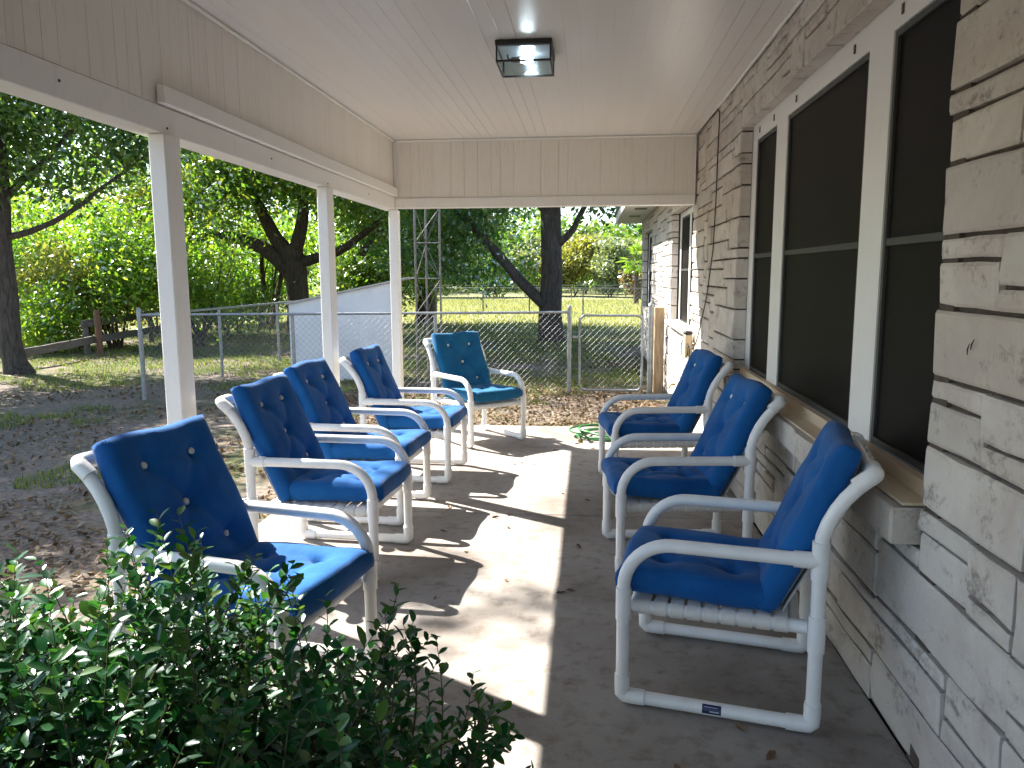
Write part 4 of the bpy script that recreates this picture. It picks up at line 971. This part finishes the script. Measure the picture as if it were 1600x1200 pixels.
# bright shrubs along the rail fence
def shrub(x, y, w, h, n, leafm, label, size=0.115, stems=7, group='backlit shrubs along the rail fence', zlow=0.25, name='shrub', cat='shrub', spray=None):
    b = Vector((x, y, GZ)); t = tag(empty(name, b), label, cat, group)
    for k in range(stems):
        a = random.uniform(0, 6.28); mb = MB(); limb(mb, (random.uniform(-0.15, 0.15), random.uniform(-0.15, 0.15), -0.1), (math.cos(a)*w*0.4, math.sin(a)*w*0.3, h*random.uniform(0.55, 0.9)), 0.035, 0.01); mb.build('stem', M['bark_brown'], t)
    cl = ell((0, 0, h*0.52+zlow*0.5), (w*0.52, w*0.44, h*0.5), 30, w*0.13+0.10, 0.2, zlow)
    leaf_cloud('foliage', sprays(cl, spray or n//35, n, 0.2+0.03*w), size, leafm, t)
    return t
shrub(-13.6, 17.5, 3.6, 3.4, 7000, M['leaf_bright'], 'sunlit yellow green shrub behind the leaning trunk')
shrub(-12.0, 17.0, 2.8, 2.6, 8000, M['leaf_yellow'], 'shrub with yellow and orange tinged leaves behind the rail fence', 0.13)
shrub(-10.9, 16.9, 2.6, 3.0, 8000, M['leaf_bright'], 'bright green bush rising just behind the brown fence post')
shrub(-9.3, 17.6, 2.8, 2.9, 9000, M['leaf_bright'], 'vivid green bush beyond the fence corner post and first porch post')
shrub(-12.6, 21.5, 4.2, 5.0, 9000, M['leaf_yellow'], 'tall pale yellow green shrub under the sky gap', 0.16)
shrub(-16.5, 20.5, 4.4, 5.2, 7000, M['leaf_bright'], 'tall sunlit shrub showing left of the leaning trunk', 0.16)
shrub(-10.8, 25.0, 4.6, 3.4, 11000, M['leaf_bright'], 'glowing yellow green thicket under the oak limb', 0.16)
shrub(-7.0, 25.5, 3.2, 2.4, 7000, M['leaf_mid'], 'low green bush behind the oak trunk and shed', 0.15)
shrub(-9.6, 20.0, 2.2, 1.5, 5000, M['leaf_mid'], 'low dark green bush beside the oak foot', 0.13)
shrub(-11.8, 15.9, 1.5, 1.3, 3500, M['leaf_bright'], 'small bright sapling at the rail fence', 0.10, 2)
shrub(-14.0, 14.3, 2.4, 1.6, 5000, M['leaf_bright'], 'low sunlit weeds bush beyond the leaning trunk foot', 0.12)
# thin dead trunks leaning in the thicket
for (x_, y_, dx_, h_, r_, lb) in ((-10.3, 23.5, 0.1, 2.3, 0.10, 'dark upright bare trunk in the thicket beside the oak'), (-9.75, 22.8, 0.55, 2.2, 0.09, 'leaning grey dead trunk propped beside the oak'), (-9.9, 23.2, 0.3, 2.0, 0.05, 'thin leaning dead stem behind the propped grey trunk')):
    t = tag(empty('dead_trunk', (x_, y_, GZ)), lb, 'dead tree'); mb = MB(); limb(mb, (0, 0, -0.1), (dx_, 0, h_), r_, r_*0.7, 0.2); mb.build('trunk', M['bark_brown'], t)
    mb = MB(); limb(mb, (dx_*0.6, 0, h_*0.6), (dx_*0.6+0.3, 0.1, h_*1.05), r_*0.35, r_*0.12); mb.build('branch', M['bark_brown'], t)
# trees beyond the field
far = [(-1.2, 58, 4.2, 4.8, 'leaf_yellow', 'yellow leaved tree beyond the field, right of the dark trunk'), (1.4, 56, 3.6, 4.3, 'leaf_olive_hazed', 'grey green bushy tree beyond the field beside the house corner'),
       (-4.2, 60, 4.4, 4.6, 'leaf_olive_hazed', 'pale grey green tree beyond the field, left of the dark trunk'), (-7.6, 57, 4.0, 4.2, 'leaf_mid', 'mid green tree beyond the field behind the slanting bough'), (-0.2, 64, 5.0, 6.6, 'leaf_mid', 'taller green tree rising behind the yellow one'),
       (4.2, 58, 4.0, 4.6, 'leaf_olive_hazed', 'grey green tree beyond the field hidden partly by the house'), (3.2, 52, 1.8, 1.9, 'leaf_red', 'low reddish brown bush beyond the field at the house corner'), (-11.5, 56, 5, 4.8, 'leaf_mid', 'green tree beyond the field behind the lattice mast'), (-16.5, 54, 6, 6, 'leaf_mid', 'large green tree beyond the field behind the oak')]
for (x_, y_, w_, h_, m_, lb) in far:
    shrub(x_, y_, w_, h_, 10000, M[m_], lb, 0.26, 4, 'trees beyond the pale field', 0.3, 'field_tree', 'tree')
def palm(x, y):
    t = tag(empty('palm', (x, y, GZ)), 'small fan palm with bright green fronds beyond the gate near the house corner', 'palm')
    mb = MB(); mb.tube([(0, 0, -0.1), (0, 0, 2.3)], [0.14, 0.11], 9); mb.build('trunk', M['bark_brown'], t)
    for k in range(26):
        a = k*2.4; el_ = random.uniform(-0.7, 1.45); d = Vector((math.cos(a)*math.cos(el_), math.sin(a)*math.cos(el_), math.sin(el_)))
        c = Vector((0, 0, 2.3))+d*random.uniform(0.3, 0.7); side = d.cross(Vector((0, 0, 1))).normalized(); V = [tuple(c)]; F = []
        mb = MB(); mb.tube([(0, 0, 2.27), tuple(c)], 0.015, 5)
        for j in range(9):
            b_ = (j-4)/4*1.2; dd = d*math.cos(b_)+side*math.sin(b_); w = side*math.cos(b_)*0.03-d*math.sin(b_)*0.03
            tip = c+dd*0.62-Vector((0, 0, 0.12)); mid = c+dd*0.32
            mb.add([tuple(c), tuple(mid+w), tuple(tip), tuple(mid-w)], [(0, 1, 2), (0, 2, 3)])
        mb.build('frond', M['leaf_bright'], t, False)
palm(2.55, 43)
# distant woods closing the horizon
Cw = []
for k in range(330):
    a = RNG.uniform(R(-52), R(12)); d = RNG.uniform(66, 105); x_, y_ = d*math.sin(a), d*math.cos(a); h = RNG.uniform(4.0, 7.5)+ (3 if a < R(-14) else 0)
    for j in range(5): Cw.append((x_+RNG.normal()*1.6, y_+RNG.normal()*1.6, RNG.uniform(0.6, h), 1.5))
tag(leaf_cloud('distant_woods', sprays(Cw, 5000, 90000, 0.7), 0.6, M['leaf_mid']), 'hazy green woods closing the view far beyond the field', 'woods', kind='stuff')

# ------------------------------------------------------------------ litter and grass on the ground
def inside_slab(x, y): return ((x > -2.16) & (x < 1.2) & (y > 1.9) & (y < 8.08)) | ((x > 0.9) & (y < 16.6)) | ((x > -0.3) & (y < 2.1))
def gz(x, y):
    w = np.where((x > -3) & (y < 11), 0.35, 1.0)
    return np.array([GZ-0.02 + ww*0.05*noise.noise((a*0.45, b*0.45, 3.0)) for a, b, ww in zip(x, y, w)])
n = 30000
ang = RNG.uniform(R(-42), R(8), n); dist = 2.2+24*RNG.uniform(0, 1, n)**1.5
x = dist*np.sin(ang); y = dist*np.cos(ang)
pn = np.array([noise.noise((a*0.8, b*0.8, 11.0)) for a, b in zip(x, y)])
boost = ((x > -3.2) & (y > 8) & (y < 11.2))
keep = ~inside_slab(x, y) & ((pn > -0.12) | boost)
x, y = x[keep], y[keep]; z = gz(x, y)+0.012+RNG.uniform(0, 0.015, len(x))
x2 = RNG.uniform(-3.4, 0.95, 5200); y2 = 8.09+RNG.uniform(0, 1, 5200)**1.2*2.9; z2 = gz(x2, y2)+0.015+RNG.uniform(0, 0.03, 5200)
def flat_leaves(name, C, size, mat, tilt=0.45):
    n = len(C); nr = RNG.normal(size=(n, 3))*tilt; nr[:, 2] += 1; nr /= np.linalg.norm(nr, axis=1)[:, None]
    d = RNG.normal(size=(n, 3)); d -= nr*np.sum(d*nr, 1)[:, None]; d /= np.linalg.norm(d, axis=1)[:, None]; s = np.cross(nr, d)
    sz = size*RNG.uniform(0.5, 1.3, n)[:, None]; cup = RNG.uniform(-0.1, 0.35, n)[:, None]
    V = np.stack([C-d*sz*0.5+nr*cup*sz*0.6, C-s*sz*0.28, C+d*sz*0.5+nr*cup*sz*0.6, C+s*sz*0.28], 1).reshape(-1, 3)
    I = np.arange(n)[:, None]*4; F = np.concatenate([I+[0, 1, 2], I+[0, 2, 3]], 1).reshape(-1, 3)
    return link(name, np_mesh(name, V, F, mat))
tag(flat_leaves('leaf_litter', np.concatenate([np.stack([x, y, z], 1), np.stack([x2, y2, z2], 1)]), 0.06, M['litter']), 'brown fallen leaves scattered over the dirt yard', 'leaf litter', kind='stuff')
def blades(name, x, y, z, h, w, mat):
    n = len(x); a = RNG.uniform(0, 6.28, n); ln = RNG.uniform(0.1, 0.7, n); hh = h*RNG.uniform(0.5, 1.3, n)
    B = np.stack([x, y, z], 1); s = np.stack([np.cos(a), np.sin(a), 0*a], 1)*w*0.5
    lean = np.stack([-np.sin(a), np.cos(a), 0*a], 1)*(ln*hh)[:, None]
    T = B+lean+np.stack([0*a, 0*a, hh], 1)
    V = np.stack([B-s, B+s, T], 1).reshape(-1, 3); F = np.arange(n*3).reshape(-1, 3)
    return link(name, np_mesh(name, V, F, mat))
n = 190000
ang = RNG.uniform(R(-42), R(8), n); dist = 2.5+24*RNG.uniform(0, 1, n)**1.1
x = dist*np.sin(ang); y = dist*np.cos(ang)
pn = np.array([noise.noise((a*0.55, b*0.55, 21.0))+0.5*noise.noise((a*1.9, b*1.9, 2.0)) for a, b in zip(x, y)])
keep = ~inside_slab(x, y) & (pn > np.where(y < 10.6, 0.42, 0.02-0.03*(y-10.6)))
x, y = x[keep], y[keep]
tag(blades('yard_grass', x, y, gz(x, y), 0.055, 0.011, M['grass']), 'thin patchy green grass over the dirt yard', 'grass', kind='stuff')
n = 45000
x = RNG.uniform(-20, 8, n); y = 24+RNG.uniform(0, 1, n)*26
z = np.full(n, GZ-0.03)
tag(blades('field_grass', x, y, z, 0.16, 0.035, M['field_grass']), 'pale yellow green grass covering the far field', 'grass', kind='stuff')

# ------------------------------------------------------------------ foreground shrub
def front_shrub():
    b = Vector((-1.15, 1.6, GZ)); t = tag(empty('garden_shrub', b), 'dense dark green small leaved shrub in front of the half hidden chair', 'shrub')
    # base leaf: 11 verts, folded along the midrib
    ts = [0.0, 0.22, 0.52, 0.80, 1.0]; ws = [0.03, 0.19, 0.26, 0.17, 0.0]
    V = []; F = []
    for q, w in zip(ts, ws): V.append((0, q, -0.10*q*q))
    for sgn in (-1, 1):
        for q, w in zip(ts[1:4], ws[1:4]): V.append((sgn*w, q+0.02, -0.10*q*q+w*0.28))
    for off in (5, 8):
        f = [(0, 1, off), (1, 2, off+1), (1, off+1, off), (2, 3, off+2), (2, off+2, off+1), (3, 4, off+2)]
        if off == 5: f = [(a, c, b_) for a, b_, c in f]
        F += f
    LVs = np.array(V); LFs = np.array(F)
    stems = MB(); L = []
    rr = random.Random(3)
    for k in range(880):
        # tip in the upper shell of an ellipsoid
        while True:
            d = Vector((rr.gauss(0, 1), rr.gauss(0, 1), abs(rr.gauss(0, 1))*1.0-0.15))
            if d.length > 0.1: break
        d.normalize(); s = rr.uniform(0.45, 1.04)
        cx, cy, cz = rr.uniform(-0.35, 0.15), 0, 0.43
        tip = Vector((d.x*1.05*s, d.y*0.60*s, cz+d.z*0.62*s))
        tip.z += 0.05*math.sin(tip.x*5+1)+0.04*math.sin(tip.x*11)
        if k < 46: tip += Vector((rr.uniform(-0.03, 0.03), rr.uniform(-0.03, 0.03), rr.uniform(0.05, 0.13)))
        base = Vector((tip.x*0.55+rr.uniform(-0.32, 0.32), tip.y*0.4+rr.uniform(-0.22, 0.22), rr.uniform(0.0, 0.3)))
        out = Vector((tip.x*0.25, tip.y*0.25, 0.12)); P = []
        n = 12
        for i in range(n+1):
            q = i/n; P.append(base*(1-q)**2 + (base.lerp(tip, 0.5)+out*0.6)*2*q*(1-q) + tip*q*q)
        stems.tube([tuple(p) for p in P[4:]], [0.0032*(1-0.75*i/8) for i in range(9)], 4, False)
        Lw = (P[-1]-P[4]).length; m = max(8, int(Lw/0.019)); ph = rr.uniform(0, 6)
        for i in range(m):
            q = 0.36+0.64*(i+0.6)/m
            p = base*(1-q)**2 + (base.lerp(tip, 0.5)+out*0.6)*2*q*(1-q) + tip*q*q
            tg = ((base.lerp(tip, 0.5)+out*0.6-base)*2*(1-q) + (tip-(base.lerp(tip, 0.5)+out*0.6))*2*q).normalized()
            a = ph+i*2.4; sd = tg.cross(Vector((0, 0, 1)));
            if sd.length < 0.1: sd = Vector((1, 0, 0))
            sd.normalize(); u2 = sd.cross(tg)
            r_ = sd*math.cos(a)+u2*math.sin(a)
            dr = (tg*rr.uniform(0.35, 0.8)+r_*0.9+Vector((0, 0, rr.uniform(-0.1, 0.25)))).normalized()
            L.append((p, dr, (tg*0.8+Vector((rr.uniform(-.5, .5), rr.uniform(-.5, .5), 0.6))).normalized(), rr.triangular(0.024, 0.064, 0.042)*(0.75 if q > 0.93 else 1)))
    stems.build('twigs', M['twig'], t, False)
    P = np.array([l[0] for l in L]); D = np.array([l[1] for l in L]); U = np.array([l[2] for l in L]); SZ = np.array([l[3] for l in L])
    X = np.cross(D, U); X /= np.linalg.norm(X, axis=1)[:, None]; N = np.cross(X, D)
    # the 300 leaves that show largest: nearest leaf per picture cell
    W = P+np.array(b); rel = W-np.array([0, 0, 1.6]); zc = rel@np.array(cf); px = 512+771*(rel@np.array(cr))/zc; py = 384-771*(rel@np.array(cu))/zc
    inside = (px > 0) & (px < 1024) & (py > 0) & (py < 768) & (zc > 0.3)
    best = {}
    for i in np.where(inside)[0]:
        c = (int(px[i]//14), int(py[i]//14))
        if c not in best or zc[i] < zc[best[c]]: best[c] = i
    cand = sorted(best.values(), key=lambda i: -SZ[i]/zc[i]); single = set(cand[:300])
    me = np_mesh('leaf', LVs, LFs, M['leaf_shrub_one'], True)
    for i in single:
        o = link('leaf', me, t); s = SZ[i]
        o.matrix_local = Matrix(((X[i][0]*s, D[i][0]*s, N[i][0]*s, P[i][0]), (X[i][1]*s, D[i][1]*s, N[i][1]*s, P[i][1]), (X[i][2]*s, D[i][2]*s, N[i][2]*s, P[i][2]), (0, 0, 0, 1)))
    rest = np.array([i for i in range(len(L)) if i not in single])
    Vv = P[rest][:, None, :] + SZ[rest][:, None, None]*(LVs[None, :, 0:1]*X[rest][:, None, :]+LVs[None, :, 1:2]*D[rest][:, None, :]+LVs[None, :, 2:3]*N[rest][:, None, :])
    Ff = (np.arange(len(rest))[:, None, None]*len(LVs)+LFs[None]).reshape(-1, 3)
    tag(link('foliage', np_mesh('foliage', Vv.reshape(-1, 3), Ff, M['leaf_shrub'], True), t), kind='stuff')
front_shrub()
